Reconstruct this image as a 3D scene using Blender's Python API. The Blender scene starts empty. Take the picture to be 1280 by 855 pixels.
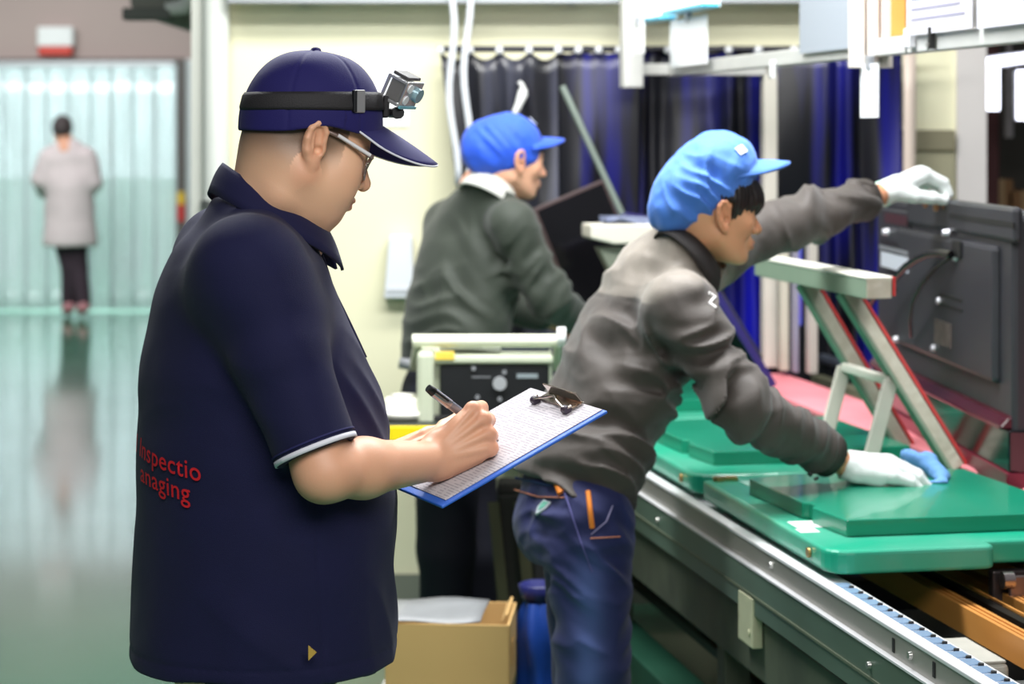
import bpy, bmesh, math, random
import numpy as np
from mathutils import Vector, Matrix

# ------------------------------------------------------------------ camera, world, lights, exposure
scn = bpy.context.scene
COL = scn.collection
FPX, CX, HY, CAMZ = 2700.0, 640.0, 165.0, 1.593      # focal length in px (1280 wide), centre x, horizon row, camera height
cam_d = bpy.data.cameras.new('camera')
cam = bpy.data.objects.new('camera', cam_d); COL.objects.link(cam)
cam.location = (0, 0, CAMZ); cam.rotation_euler = (math.pi/2, 0, 0)
cam_d.sensor_width = 36; cam_d.lens = 36*FPX/1280
cam_d.shift_y = -(427.5-HY)/1280
cam_d.clip_start = .05; cam_d.clip_end = 200
cam_d.dof.use_dof = True; cam_d.dof.focus_distance = 3.42; cam_d.dof.aperture_fstop = 4.3
scn.camera = cam

world = bpy.data.worlds.new('world'); scn.world = world; world.use_nodes = True
bg = world.node_tree.nodes['Background']
bg.inputs[0].default_value = (.86, .94, 1, 1); bg.inputs[1].default_value = .12

def area(name, loc, target, sx, sy, power, color=(1, 1, 1)):
    d = bpy.data.lights.new(name, 'AREA'); d.shape = 'RECTANGLE'; d.size = sx; d.size_y = sy
    d.energy = power; d.color = color
    o = bpy.data.objects.new(name, d); COL.objects.link(o); o.location = loc
    o.rotation_euler = (Vector(target)-Vector(loc)).to_track_quat('-Z', 'Y').to_euler()
    return o
area('ceiling_or_fill_light', (.15, 4.7, 3.0), (.35, 4.7, 0), .5, 2.6, 132, (.97, .99, 1))
area('ceiling_or_fill_light', (.5, .7, 2.9), (.1, 3.6, 1.0), 2.4, 1.0, 62, (1, .985, .96))  # added front fill near the camera, brightens surfaces facing it
area('ceiling_or_fill_light', (-.1, 6.2, 2.7), (-.1, 7.2, 1.5), 2.2, .25, 30, (1, .985, .94))  # added wall washer, brightens the upper part of the cream wall
area('ceiling_or_fill_light', (-4.2, 15.5, 3.6), (-4.2, 17, 0), 3, 2.0, 180, (.97, .99, 1))
area('ceiling_or_fill_light', (-4.6, 23, 3.6), (-4.6, 24.4, .9), 5, 2.5, 520, (.95, .99, 1))
scn.view_settings.view_transform = 'Standard'; scn.view_settings.look = 'None'
scn.view_settings.gamma = 1; scn.view_settings.use_curve_mapping = False
scn.view_settings.exposure = .38

def W(px, py, Y):
    """the point at depth Y (metres from the lens) that lies on the sight line of a photograph pixel"""
    s = FPX/Y
    return Vector(((px-CX)/s, Y, CAMZ-(py-HY)/s))

# ------------------------------------------------------------------ materials
def lin(c):
    return tuple(((v/255)/12.92 if v/255 <= .04045 else ((v/255+.055)/1.055)**2.4) for v in c)
MATS = {}
def mat(name, c, rough=.5, metal=0., spec=.5, var=0., vscale=8., bump=0., bscale=60., emit=None, c2=None, coat=0., trans=0.,
        alpha=1., sheen=0., stretch=None, attr=None, sss=0.):
    if name in MATS: return MATS[name]
    m = bpy.data.materials.new(name); m.use_nodes = True; MATS[name] = m
    nt = m.node_tree; N = nt.nodes; L = nt.links; b = N['Principled BSDF']
    col = (*lin(c), 1)
    b.inputs['Base Color'].default_value = col; b.inputs['Roughness'].default_value = rough
    b.inputs['Metallic'].default_value = metal; b.inputs['Specular IOR Level'].default_value = spec
    b.inputs['Coat Weight'].default_value = coat; b.inputs['Transmission Weight'].default_value = trans
    b.inputs['Alpha'].default_value = alpha; b.inputs['Sheen Weight'].default_value = sheen
    if sss:
        b.inputs['Subsurface Weight'].default_value = sss; b.inputs['Subsurface Radius'].default_value = (.012, .005, .003)
        b.inputs['Subsurface Scale'].default_value = 1.0
    tc = None
    if var or bump:
        tc = N.new('ShaderNodeTexCoord'); mp = N.new('ShaderNodeMapping'); L.new(tc.outputs['Object'], mp.inputs[0])
        if stretch: mp.inputs['Scale'].default_value = stretch
    src = None
    if attr:
        a = N.new('ShaderNodeAttribute'); a.attribute_name = attr; src = a.outputs['Color']
    if var:
        n = N.new('ShaderNodeTexNoise'); n.inputs['Scale'].default_value = vscale; n.inputs['Detail'].default_value = 5
        L.new(mp.outputs[0], n.inputs['Vector'])
        if src is None:
            rgb = N.new('ShaderNodeRGB'); rgb.outputs[0].default_value = col; src = rgb.outputs[0]
        mx = N.new('ShaderNodeMix'); mx.data_type = 'RGBA'; mx.blend_type = 'MIX'
        rg = N.new('ShaderNodeMapRange'); rg.inputs[1].default_value = .35; rg.inputs[2].default_value = .68
        L.new(n.outputs[0], rg.inputs[0])
        ml = N.new('ShaderNodeMath'); ml.operation = 'MULTIPLY'; ml.inputs[1].default_value = var; L.new(rg.outputs[0], ml.inputs[0])
        L.new(ml.outputs[0], mx.inputs[0]); L.new(src, mx.inputs[6])
        mx.inputs[7].default_value = (*lin(c2), 1) if c2 else (*[v*.4 for v in lin(c)], 1)
        src = mx.outputs[2]
    if src is not None: L.new(src, b.inputs['Base Color'])
    if bump:
        n2 = N.new('ShaderNodeTexNoise'); n2.inputs['Scale'].default_value = bscale; n2.inputs['Detail'].default_value = 3
        L.new(mp.outputs[0], n2.inputs['Vector'])
        bp = N.new('ShaderNodeBump'); bp.inputs['Strength'].default_value = bump; bp.inputs['Distance'].default_value = .004
        L.new(n2.outputs[0], bp.inputs['Height']); L.new(bp.outputs[0], b.inputs['Normal'])
    if emit:
        b.inputs['Emission Color'].default_value = (*lin(c), 1); b.inputs['Emission Strength'].default_value = emit
    return m

# ------------------------------------------------------------------ object helpers
def link(o, parent=None):
    COL.objects.link(o)
    if parent is not None: o.parent = parent
    return o
def tag(o, label=None, cat=None, group=None, kind=None):
    if label: o['label'] = label
    if cat: o['category'] = cat
    if group: o['group'] = group
    if kind: o['kind'] = kind
    return o
def thing(name, label, cat, loc=(0, 0, 0), rotz=0., group=None):
    o = bpy.data.objects.new(name, None); COL.objects.link(o)
    o.location = loc; o.rotation_euler = (0, 0, rotz); o.empty_display_size = .1
    return tag(o, label, cat, group)
def shift(o, p):
    """put the origin of a finished world-space thing (and its parts) at its base without moving it"""
    p = Vector(p); o.location = p
    for ch in o.children: ch.location = Vector(ch.location)-p
    return o

class MB:
    """collects simple solids into one mesh"""
    def __init__(s): s.v = []; s.f = []; s.sm = []
    def add(s, vs, fs, smooth=False):
        n = len(s.v); s.v += [tuple(p) for p in vs]; s.f += [tuple(i+n for i in f) for f in fs]; s.sm += [smooth]*len(fs); return s
    def box(s, c, size, R=None):
        c = Vector(c); h = Vector(size)/2
        vs = [Vector((x*h.x, y*h.y, z*h.z)) for z in (-1, 1) for y in (-1, 1) for x in (-1, 1)]
        if R is not None: vs = [R @ v for v in vs]
        return s.add([c+v for v in vs], [(0, 2, 3, 1), (4, 5, 7, 6), (0, 1, 5, 4), (2, 6, 7, 3), (0, 4, 6, 2), (1, 3, 7, 5)])
    def span(s, x0, x1, y0, y1, z0, z1):
        return s.box(((x0+x1)/2, (y0+y1)/2, (z0+z1)/2), (abs(x1-x0), abs(y1-y0), abs(z1-z0)))
    def cyl(s, a, b, r0, r1=None, n=16, smooth=True):
        r1 = r0 if r1 is None else r1
        a = Vector(a); b = Vector(b); d = (b-a).normalized()
        x = d.orthogonal().normalized(); y = d.cross(x)
        A = [a+r0*(x*math.cos(t)+y*math.sin(t)) for t in (2*math.pi*i/n for i in range(n))]
        B = [b+r1*(x*math.cos(t)+y*math.sin(t)) for t in (2*math.pi*i/n for i in range(n))]
        s.add(A+B, [(i, (i+1) % n, n+(i+1) % n, n+i) for i in range(n)], smooth)
        s.add(A, [tuple(reversed(range(n)))]); s.add(B, [tuple(range(n))]); return s
    def tube(s, pts, r, n=8, flat=None):
        pts = [Vector(p) for p in pts]; rings = []; prev = None
        rr = r if hasattr(r, '__len__') else [r]*len(pts)
        for i, p in enumerate(pts):
            d = (pts[min(i+1, len(pts)-1)]-pts[max(i-1, 0)]).normalized()
            if prev is None: x = d.orthogonal().normalized()
            else:
                x = prev-d*prev.dot(d); x = x.normalized() if x.length > 1e-6 else d.orthogonal().normalized()
            prev = x; y = d.cross(x); rings.append([p+rr[i]*(x*math.cos(2*math.pi*k/n)+y*math.sin(2*math.pi*k/n)) for k in range(n)])
        vs = [v for q in rings for v in q]; m = len(pts)
        s.add(vs, [(i*n+k, i*n+(k+1) % n, (i+1)*n+(k+1) % n, (i+1)*n+k) for i in range(m-1) for k in range(n)], True)
        s.add(rings[0], [tuple(reversed(range(n)))]); s.add(rings[-1], [tuple(range(n))]); return s
    def bar(s, a, b, w, h, up=(0, 0, 1)):
        a = Vector(a); b = Vector(b); d = (b-a).normalized(); u = Vector(up); x = d.cross(u).normalized(); u = x.cross(d)
        o = [(-w/2, -h/2), (w/2, -h/2), (w/2, h/2), (-w/2, h/2)]
        A = [a+x*p+u*q for p, q in o]; B = [b+x*p+u*q for p, q in o]
        return s.add(A+B, [(3, 2, 1, 0), (4, 5, 6, 7)]+[(i, (i+1) % 4, 4+(i+1) % 4, 4+i) for i in range(4)])
    def prism(s, poly, z0, z1, M=None):
        n = len(poly); vs = [Vector((p[0], p[1], z0)) for p in poly]+[Vector((p[0], p[1], z1)) for p in poly]
        if M is not None: vs = [M @ v for v in vs]
        return s.add(vs, [tuple(reversed(range(n))), tuple(range(n, 2*n))]+[(i, (i+1) % n, n+(i+1) % n, n+i) for i in range(n)])
    def sheet(s, P, th=None, smooth=True):
        """P: rows x cols points; th: optional thickness vector function giving a second skin"""
        r, c = len(P), len(P[0]); vs = [Vector(p) for row in P for p in row]
        q = [(i*c+j, i*c+j+1, (i+1)*c+j+1, (i+1)*c+j) for i in range(r-1) for j in range(c-1)]
        if th is None: return s.add(vs, q, smooth)
        t = Vector(th); n = r*c; vs2 = [v+t for v in vs]
        rim = [j for j in range(c)]+[i*c+c-1 for i in range(1, r)]+[(r-1)*c+j for j in range(c-2, -1, -1)]+[i*c for i in range(r-2, 0, -1)]
        s.add(vs+vs2, q+[tuple(n+i for i in reversed(f)) for f in q], smooth)
        k = len(rim); s.f += [(s_+len(s.v)-2*n, s_+len(s.v)-n, t_+len(s.v)-n, t_+len(s.v)-2*n) for s_, t_ in zip(rim, rim[1:]+rim[:1])]; s.sm += [smooth]*k
        return s
    def lathe(s, prof, c=(0, 0, 0), n=24, ax=None):
        c = Vector(c); vs = []
        for r, z in prof:
            for k in range(n):
                t = 2*math.pi*k/n; p = Vector((r*math.cos(t), r*math.sin(t), z)); vs.append(c+(ax @ p if ax is not None else p))
        m = len(prof)
        s.add(vs, [(i*n+k, i*n+(k+1) % n, (i+1)*n+(k+1) % n, (i+1)*n+k) for i in range(m-1) for k in range(n)], True)
        s.add(vs[:n], [tuple(reversed(range(n)))]); s.add(vs[-n:], [tuple(range(n))]); return s
    def build(s, name, m, parent=None, bevel=0., seg=2, sub=0):
        me = bpy.data.meshes.new(name); me.from_pydata(s.v, [], s.f); me.polygons.foreach_set('use_smooth', s.sm); me.update()
        if m is not None: me.materials.append(m)
        o = link(bpy.data.objects.new(name, me), parent)
        if bevel:
            md = o.modifiers.new('b', 'BEVEL'); md.width = bevel; md.segments = seg; md.limit_method = 'ANGLE'; md.angle_limit = math.radians(40)
        return o
def struct(mb, name, m, bevel=0., parent=None):
    o = mb.build(name, m, parent, bevel)
    if parent is None: o['kind'] = 'structure'
    return o
def copy_tree(o, parent=None):
    c = o.copy(); COL.objects.link(c)
    if parent is not None: c.parent = parent
    for ch in o.children: copy_tree(ch, c)
    return c
def rot(axis, deg): return Matrix.Rotation(math.radians(deg), 3, axis)
# ------------------------------------------------------------------ the setting
M = {}
def floor_mat():
    m = mat('green_epoxy_floor', (48, 122, 92), rough=.16, spec=.6, var=.5, vscale=.55, c2=(66, 136, 108))
    nt = m.node_tree; b = nt.nodes['Principled BSDF']; b.inputs['Coat Weight'].default_value = .9; b.inputs['Coat Roughness'].default_value = .09; b.inputs['Coat IOR'].default_value = 1.5
    tc = nt.nodes.new('ShaderNodeTexCoord'); n = nt.nodes.new('ShaderNodeTexNoise'); n.inputs['Scale'].default_value = 1.3; n.inputs['Detail'].default_value = 6
    nt.links.new(tc.outputs['Object'], n.inputs['Vector']); r = nt.nodes.new('ShaderNodeMapRange')
    r.inputs[3].default_value = .10; r.inputs[4].default_value = .30; nt.links.new(n.outputs[0], r.inputs[0]); nt.links.new(r.outputs[0], b.inputs['Roughness'])
    return m
fl = MB(); fl.span(-9, 9, -1.5, 27, -.2, 0); struct(fl, 'floor', floor_mat())

CREAM = mat('cream_wall_paint', (230, 227, 196), rough=.75, var=.16, vscale=1.6, c2=(212, 206, 166))
GREYW = mat('grey_white_paint', (208, 212, 206), rough=.55, var=.12, vscale=3)
MAUVE = mat('mauve_plaster', (176, 158, 152), rough=.8, var=.15, vscale=.8)
WHITE = mat('white_paint', (232, 234, 232), rough=.5, var=.08, vscale=5)
DARKB = mat('dark_brown_metal', (92, 82, 78), rough=.5)

YB = 7.3                                                   # the cream wall behind the line
wl = MB(); wl.span(-.96, 1.50, YB, YB+.14, 0, 3.4); struct(wl, 'wall_back', CREAM)
ws = MB(); ws.span(-1.02, -.90, YB+.14, 12.0, 0, 3.4); struct(ws, 'wall_side', CREAM)
wb = MB(); wb.span(-.96, 1.50, YB-.012, YB, 0, .10); struct(wb, 'baseboard_back', mat('grey_skirting', (120, 124, 112), rough=.6))
# square column and a round pipe at the corner of the cream wall
cl = MB(); cl.span(-1.075, -1.02, YB-.06, YB+.14, 0, 3.4); struct(cl, 'column_corner', mat('pale_grey_column', (196, 198, 190), rough=.6, var=.1, vscale=2))
pp = thing('drain_pipe', 'white vertical pipe at the left corner of the cream wall', 'pipe', (-.99, YB-.075, 0))
p = MB(); p.cyl((0, 0, 0), (0, 0, 3.4), .045, n=24); p.build('pipe', GREYW, pp)
for z in (.5, 1.35, 2.2):
    p = MB(); p.cyl((0, 0, z-.015), (0, 0, z+.015), .052, n=24); p.box((0, .045, z), (.12, .03, .03)); p.build('clamp', mat('zinc', (150, 152, 150), rough=.4, metal=.8), pp)
# the right end of the wall: a pale square column, then the dark store room
cr = MB(); cr.span(1.50, 1.60, YB-.02, YB+.30, 0, 3.4); struct(cr, 'column_right', mat('pale_column', (205, 200, 198), rough=.6, var=.1, vscale=3))
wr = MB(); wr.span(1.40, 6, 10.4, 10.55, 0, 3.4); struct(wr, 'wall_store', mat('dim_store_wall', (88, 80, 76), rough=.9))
ol = MB(); ol.span(1.12, 1.49, YB-.03, YB, 0, 1.53); struct(ol, 'trim_1', mat('olive_dado', (152, 148, 122), rough=.7, var=.1, vscale=3), .004)
ob = MB(); ob.span(1.12, 1.49, YB-.045, YB-.03, 1.53, 1.60); struct(ob, 'trim_2', mat('olive_ledge', (120, 115, 92), rough=.7), .004)
# cable tray above the wall's top edge
ct = thing('cable_tray', 'grey steel cable tray running along the top of the cream wall', 'cable tray', (.2, YB-.12, 2.02))
t = MB(); t.span(-1.14, 1.30, -.04, .05, 0, .012); t.build('tray_floor', mat('tray_grey', (150, 154, 158), rough=.4, metal=.5), ct)
for y in (-.04, .05):
    t = MB(); t.span(-1.14, 1.30, y-.006, y+.006, 0, .07); t.build('side_lip', MATS['tray_grey'], ct)
for i, y in enumerate((-.018, .005, .028)):
    t = MB(); t.tube([(-1.14+k*.244, y+.004*math.sin(k*1.7+i), .028) for k in range(11)], .014, 8); t.build('cable', mat('black_cable', (28, 28, 30), rough=.5), ct)
for x in (-.9, 0, .95):
    t = MB(); t.span(x-.012, x+.012, .05, .12, 0, .012); t.span(x-.012, x+.012, .105, .12, 0, .2); t.build('bracket', MATS['tray_grey'], ct)

# far end of the hall: mauve wall with a strip-curtain doorway, a pale store behind it
YF = 19.3
fw = MB(); fw.span(-9, -6.6, YF, YF+.2, 0, 4.2); fw.span(-6.6, -2.98, YF, YF+.2, 2.25, 4.2); fw.span(-2.98, -.9, YF, YF+.2, 0, 4.2); struct(fw, 'wall_far', MAUVE)
wp = MB(); wp.span(-2.93, -2.70, YF-.03, YF, 0, 2.24); struct(wp, 'trim_3', mat('white_panel', (214, 220, 220), rough=.5), .006)
br = MB(); br.span(-9, 2, 25.6, 25.8, 1.05, 4.2); struct(br, 'wall_beyond', mat('pale_hall_wall', (208, 222, 226), rough=.8, var=.2, vscale=.6, c2=(186, 206, 206)))
bd = MB(); bd.span(-9, 2, 25.58, 25.8, 0, 1.05); struct(bd, 'trim_4', mat('green_dado', (134, 172, 160), rough=.6, var=.25, vscale=.8))
lw = MB(); lw.span(-9.1, -9, -1.5, 26, 0, 4.2); struct(lw, 'wall_left', mat('pale_side_wall', (200, 206, 200), rough=.8))
dfm = thing('strip_door_frame', 'dark steel door frame post with red and yellow tape near its foot', 'door frame', (-2.955, YF-.06, 0))
d = MB(); d.span(-.035, .035, -.04, .04, 0, 2.25); d.build('post', DARKB, dfm)
d = MB(); d.span(-3.645, -.035, -.04, .04, 2.20, 2.25); d.build('head', DARKB, dfm)
d = MB(); d.span(-.04, .04, -.046, .046, .80, .95); d.build('red_tape', mat('red_tape', (196, 40, 36), rough=.5), dfm)
d = MB(); d.span(-.04, .04, -.046, .046, .95, 1.06); d.build('yellow_tape', mat('yellow_tape', (226, 184, 40), rough=.5), dfm)
def pvc():
    m = bpy.data.materials.new('clear_pvc_strip'); m.use_nodes = True; nt = m.node_tree; N = nt.nodes; L = nt.links
    out = N['Material Output']; N.remove(N['Principled BSDF'])
    tr = N.new('ShaderNodeBsdfTransparent'); tr.inputs[0].default_value = (.96, .98, .98, 1)
    tl = N.new('ShaderNodeBsdfTranslucent'); tl.inputs[0].default_value = (.86, .9, .91, 1)
    df = N.new('ShaderNodeBsdfDiffuse'); df.inputs[0].default_value = (.80, .86, .88, 1)
    gl = N.new('ShaderNodeBsdfGlossy'); gl.inputs['Roughness'].default_value = .22
    a = N.new('ShaderNodeMixShader'); a.inputs[0].default_value = .5; L.new(tl.outputs[0], a.inputs[1]); L.new(df.outputs[0], a.inputs[2])
    tc = N.new('ShaderNodeTexCoord'); mp = N.new('ShaderNodeMapping'); mp.inputs['Scale'].default_value = (6, 1, .7); L.new(tc.outputs['Object'], mp.inputs[0])
    n = N.new('ShaderNodeTexNoise'); n.inputs['Scale'].default_value = 1.5; L.new(mp.outputs[0], n.inputs['Vector'])
    r = N.new('ShaderNodeMapRange'); r.inputs[3].default_value = .25; r.inputs[4].default_value = .75; L.new(n.outputs[0], r.inputs[0])
    b = N.new('ShaderNodeMixShader'); L.new(r.outputs[0], b.inputs[0]); L.new(tr.outputs[0], b.inputs[1]); L.new(a.outputs[0], b.inputs[2])
    c = N.new('ShaderNodeMixShader'); c.inputs[0].default_value = .10; L.new(b.outputs[0], c.inputs[1]); L.new(gl.outputs[0], c.inputs[2]); L.new(c.outputs[0], out.inputs[0])
    return m
PVC = pvc()
sc = thing('strip_curtain', 'translucent strip curtain filling the far doorway', 'curtain', (-4.8, YF-.1, 0))
d = MB(); d.span(-1.8, 1.8, -.03, .03, 2.17, 2.22); d.build('header_rail', mat('steel_rail', (188, 192, 194), rough=.35, metal=.7), sc)
rnd = random.Random(5)
for i in range(19):
    x = -1.72+i*.191; ph = rnd.uniform(0, 6)
    P = [[(x-.11+.22*j/4, (.022 if i % 2 else -.012)+.012*math.sin(j/4*math.pi)+.012*math.sin(z*2+ph), .02+z) for j in range(5)] for z in [k*2.17/8 for k in range(9)]]
    d = MB(); d.sheet(P, (0, .004, 0)); d.build('strip', PVC, sc)
sg = thing('wall_lamp', 'small white wall box with red lower half above the strip curtain', 'warning lamp', W(70, 70, YF-.08))
d = MB(); d.span(-.16, .16, -.05, .07, .08, .26); d.build('box', WHITE, sg, .02)
d = MB(); d.span(-.15, .15, -.055, .07, 0, .085); d.build('red_lens', mat('red_lens', (206, 70, 58), rough=.3), sg, .02)
dk = thing('ceiling_duct', 'grey ventilation duct with white elbow hanging at the top left', 'duct', W(215, 18, 9.0))
d = MB(); d.cyl((-.10, 0, .06), (-.10, 3.2, .06), .075, n=20); d.build('duct', mat('dull_duct', (128, 130, 122), rough=.6, metal=.2), dk)
d = MB(); d.tube([(-.02, -.02, .02), (.05, -.02, .03), (.085, -.02, .07), (.09, -.02, .16), (.09, -.02, .5)], [.03, .034, .036, .036, .036], 12); d.build('elbow', WHITE, dk)
d = MB(); d.box((-.10, 0, .0), (.20, .1, .05)); d.build('hanger', mat('tray_grey2', (100, 102, 98), rough=.6), dk, .008)
# papers and a box on the cream wall
nt_ = thing('wall_notice', 'white paper notice on the cream wall behind the head camera', 'notice', W(490, 158, YB-.004))
d = MB(); d.span(-.062, .055, -.004, 0, 0, .215); d.build('sheet', mat('white_paper', (238, 240, 244), rough=.7), nt_)
d = MB(); d.span(-.045, .035, -.006, -.004, .15, .19); d.build('heading', mat('pale_print', (206, 214, 226), rough=.7), nt_)
wbx = thing('wall_dispenser', 'white folder box on the cream wall behind the olive jacket', 'folder', W(499, 372, YB-.04))
d = MB(); d.prism([(-.05, 0), (.05, 0), (.045, .21), (-.032, .21)], -.035, .03, Matrix(((1, 0, 0, 0), (0, 0, 1, 0), (0, 1, 0, 0), (0, 0, 0, 1)))); d.build('box', mat('soft_white_plastic', (218, 222, 228), rough=.5), wbx, .006)
d = MB(); d.span(-.04, .04, -.04, -.034, .02, .035); d.build('front_lip', mat('pale_lip', (196, 200, 206), rough=.5), wbx)

# ------------------------------------------------------------------ black and blue plastic curtains in front of the wall
def film(name, dark, blue, rough=.28):
    m = bpy.data.materials.new(name); m.use_nodes = True; nt = m.node_tree; N = nt.nodes; L = nt.links; b = N['Principled BSDF']
    tc = N.new('ShaderNodeTexCoord'); mp = N.new('ShaderNodeMapping'); mp.inputs['Scale'].default_value = (7, 1, .55); L.new(tc.outputs['Object'], mp.inputs[0])
    n = N.new('ShaderNodeTexNoise'); n.inputs['Scale'].default_value = 1.3; n.inputs['Detail'].default_value = 2; L.new(mp.outputs[0], n.inputs['Vector'])
    cr_ = N.new('ShaderNodeValToRGB'); cr_.color_ramp.elements[0].position = .46; cr_.color_ramp.elements[1].position = .72
    cr_.color_ramp.elements[0].color = (*lin(dark), 1); cr_.color_ramp.elements[1].color = (*lin(blue), 1)
    L.new(n.outputs[0], cr_.inputs[0]); L.new(cr_.outputs[0], b.inputs['Base Color'])
    b.inputs['Roughness'].default_value = rough; b.inputs['Specular IOR Level'].default_value = .55
    return m
F_BLACK = film('black_film', (22, 22, 28), (84, 86, 104), .3)  # grey streaks put the shine of the black plastic into its colour
F_BLUE = film('blue_black_film', (12, 12, 20), (8, 10, 150), .36)
cur = thing('curtain_rail', 'dark steel curtain rail along the cream wall', 'rail', (.45, YB-.13, 1.868))
d = MB(); d.cyl((-.70, 0, 0), (.92, 0, 0), .011, n=10); d.build('rod', mat('dark_steel', (46, 46, 52), rough=.4, metal=.6), cur)
for x in (-.62, -.2, .25, .8):
    d = MB(); d.span(x-.01, x+.01, 0, .13, -.01, .012); d.build('bracket', MATS['dark_steel'], cur)
def curtain(label, px0, px1, Y, folds, amp, zb, m, seed, lean=0., sag=0., nrings=5):
    s = FPX/Y; x0, x1 = (px0-CX)/s, (px1-CX)/s; r = random.Random(seed); zt = 1.862
    t = thing('curtain', label, 'curtain', ((x0+x1)/2, Y, zb), group='plastic curtains on the rail')
    n = folds*16+1; rows = 26; w = (x1-x0)/2
    ph = [r.uniform(-.5, .5) for _ in range(folds+2)]; aw = [r.uniform(.6, 1.25) for _ in range(folds+2)]
    P = []
    for i in range(rows):
        v = i/(rows-1); row = []
        for j in range(n):
            u = j/(n-1); k = u*folds; a = amp*(.45+.75*v)*aw[int(k)]*(1-.15*math.sin(3*v+ph[int(k)]*4))
            gat = lean*v*(1-u)
            x = -w+2*w*u+gat+.012*v*math.sin(k*2+seed); kk_ = k+.35*math.sin(k*1.9+seed)+.12*math.sin(v*3+k*.7); y = a*math.sin(2*math.pi*kk_+ph[int(k)]*v*1.2)*(.6+.4*math.sin(k*2.3+seed*1.7))+.014*math.sin(7*v+k*1.3+seed)
            z = (zt-zb)*(1-v)-sag*(1-v)*abs(math.sin(math.pi*u*(nrings-1)))
            row.append((x, y, z))
        P.append(row)
    d = MB(); d.sheet(P, (0, .003, 0)); o = d.build('film', m, t)
    for k in range(nrings):
        x = -w+2*w*k/(nrings-1)*.98+.01*w; d = MB(); d.lathe([(.0, -.010), (.013, -.010), (.013, .010), (0, .010)], (x, -.02, zt-zb+.002), 10, rot('X', 90)); d.build('ring', mat('pale_clip', (214, 216, 220), rough=.4), t)
    return t
curtain('black shiny plastic curtain behind the olive-jacketed worker', 550, 700, YB-.13, 3, .030, .55, F_BLACK, 3, lean=.16, sag=.03)
curtain('blue-black plastic curtain between the two blue caps', 697, 800, YB-.14, 2, .026, .5, F_BLUE, 8, sag=.01)
curtain('blue-black plastic curtain behind the nearer blue cap', 796, 950, YB-.13, 4, .028, .5, F_BLUE, 12, sag=.005)
curtain('blue-black plastic curtain over the outstretched arm', 946, 1128, YB-.14, 4, .030, .5, F_BLUE, 27, sag=.004)
# pale border strip, tie straps, prop stick
ed = MB(); ed.sheet([[(W(1128, 60, 1).x*0+x+.05*(1-z/1.25)*-.0, .004*math.sin(z*9), z) for x in (0, .02, .04)] for z in [k*.125 for k in range(11)]], (0, .004, 0))
o = ed.build('curtain_border', mat('cream_tape', (206, 190, 178), rough=.5)); o.location = (W(1129, 90, YB-.16).x, YB-.17, .60); tag(o, 'cream edging strip hanging at the right end of the curtains', 'edging')
for nm, px, lab in ((0, 562, 'pale tie strap at the left end of the black curtain, left one of two'), (1, 584, 'pale tie strap at the left end of the black curtain, right one of two')):
    d = MB(); s = FPX/(YB-.2); x0 = (px-CX)/s
    d.sheet([[(x0+dx+.012*math.sin(k*.7+nm)+(.018*k/12 if nm == 0 else 0), YB-.2, 2.08-k*.055) for dx in (-.011, 0, .011)] for k in range(13)], (0, .004, 0))
    tag(d.build('tie_strap', mat('pale_strap', (196, 200, 206), rough=.5)), lab, 'strap', 'tie straps of the black curtain')
cl_ = thing('spring_clamp', 'small white clamp on the black curtain above the royal blue hat', 'clamp', W(652, 122, YB-.19))
d = MB(); d.tube([(-.022, 0, -.05), (-.008, 0, -.02), (.004, 0, .012), (.006, 0, .03)], [.010, .013, .017, .012], 10); d.build('handle', WHITE, cl_)
d = MB(); d.tube([(.006, 0, .02), (.004, .03, .04), (-.006, .05, .05)], .007, 8); d.build('jaw', WHITE, cl_)
st = MB(); a = W(703, 108, YB-.25); b = W(775, 262, YB-.32); b2 = a+(b-a)*1.25; st.cyl(a, b2, .011, n=10)
tag(st.build('prop_stick', mat('grey_green_stick', (112, 124, 116), rough=.5)), 'grey-green stick leaning across the curtains between the two blue caps', 'stick')

# ------------------------------------------------------------------ store room at the right: rack, cartons, tube lamps
MAROON = mat('maroon_steel', (92, 34, 38), rough=.5, var=.2, vscale=4)
rk = thing('storage_rack', 'maroon storage rack in the dim store room', 'rack', (2.10, 9.2, 0))
for x in (-.28, -.06, .16, .38, .9):
    d = MB(); d.span(x-.028, x+.028, -.03, .03, 0, 2.3); d.build('upright', MAROON, rk, .004)
for z in (.55, 1.22, 1.80, 2.15):
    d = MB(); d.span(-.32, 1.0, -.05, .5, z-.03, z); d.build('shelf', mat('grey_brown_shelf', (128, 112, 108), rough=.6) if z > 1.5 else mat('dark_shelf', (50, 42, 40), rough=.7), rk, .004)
for i, (px0, px1, py, h, c) in enumerate(((1228, 1262, 246, .17, 'tall'), (1256, 1300, 246, .12, 'low'))):
    t = thing('carton', f'{c} brown carton on the rack in the store room', 'carton', (0, 0, 0), group='cartons in the store room')
    a = W(px0, py, 9.3); b = W(px1, py, 9.3); t.location = ((a.x+b.x)/2, 9.35, 1.22); w = (b.x-a.x)
    d = MB(); d.span(-w/2, w/2, -.12, .14, 0, h); d.build('body', mat('brown_carton', (150, 108, 74), rough=.8, var=.1), t, .004)
    d = MB(); d.span(-.022, .022, -.123, .143, .01, h+.002); d.build('tape', mat('brown_tape', (176, 140, 100), rough=.4), t)
TUBE = mat('tube_glow', (236, 238, 255), emit=3.2)
def tube_lamp(label, a, b, r=.022):
    t = thing('tube_lamp', label, 'lamp', a, group='tube lamps in the store room'); a = Vector(a); b = Vector(b)-a; a = Vector((0, 0, 0))
    d = MB(); d.bar(a+Vector((0, .03, 0)), b+Vector((0, .03, 0)), .05, .04, (0, 1, 0)); d.build('housing', mat('lamp_white', (226, 226, 232), rough=.4), t)
    d = MB(); d.cyl(a, b, r, n=12); d.build('tube', TUBE, t)
tube_lamp('bright horizontal tube lamp above the storage rack', W(1212, 81, 8.6), W(1330, 66, 7.9))
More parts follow.
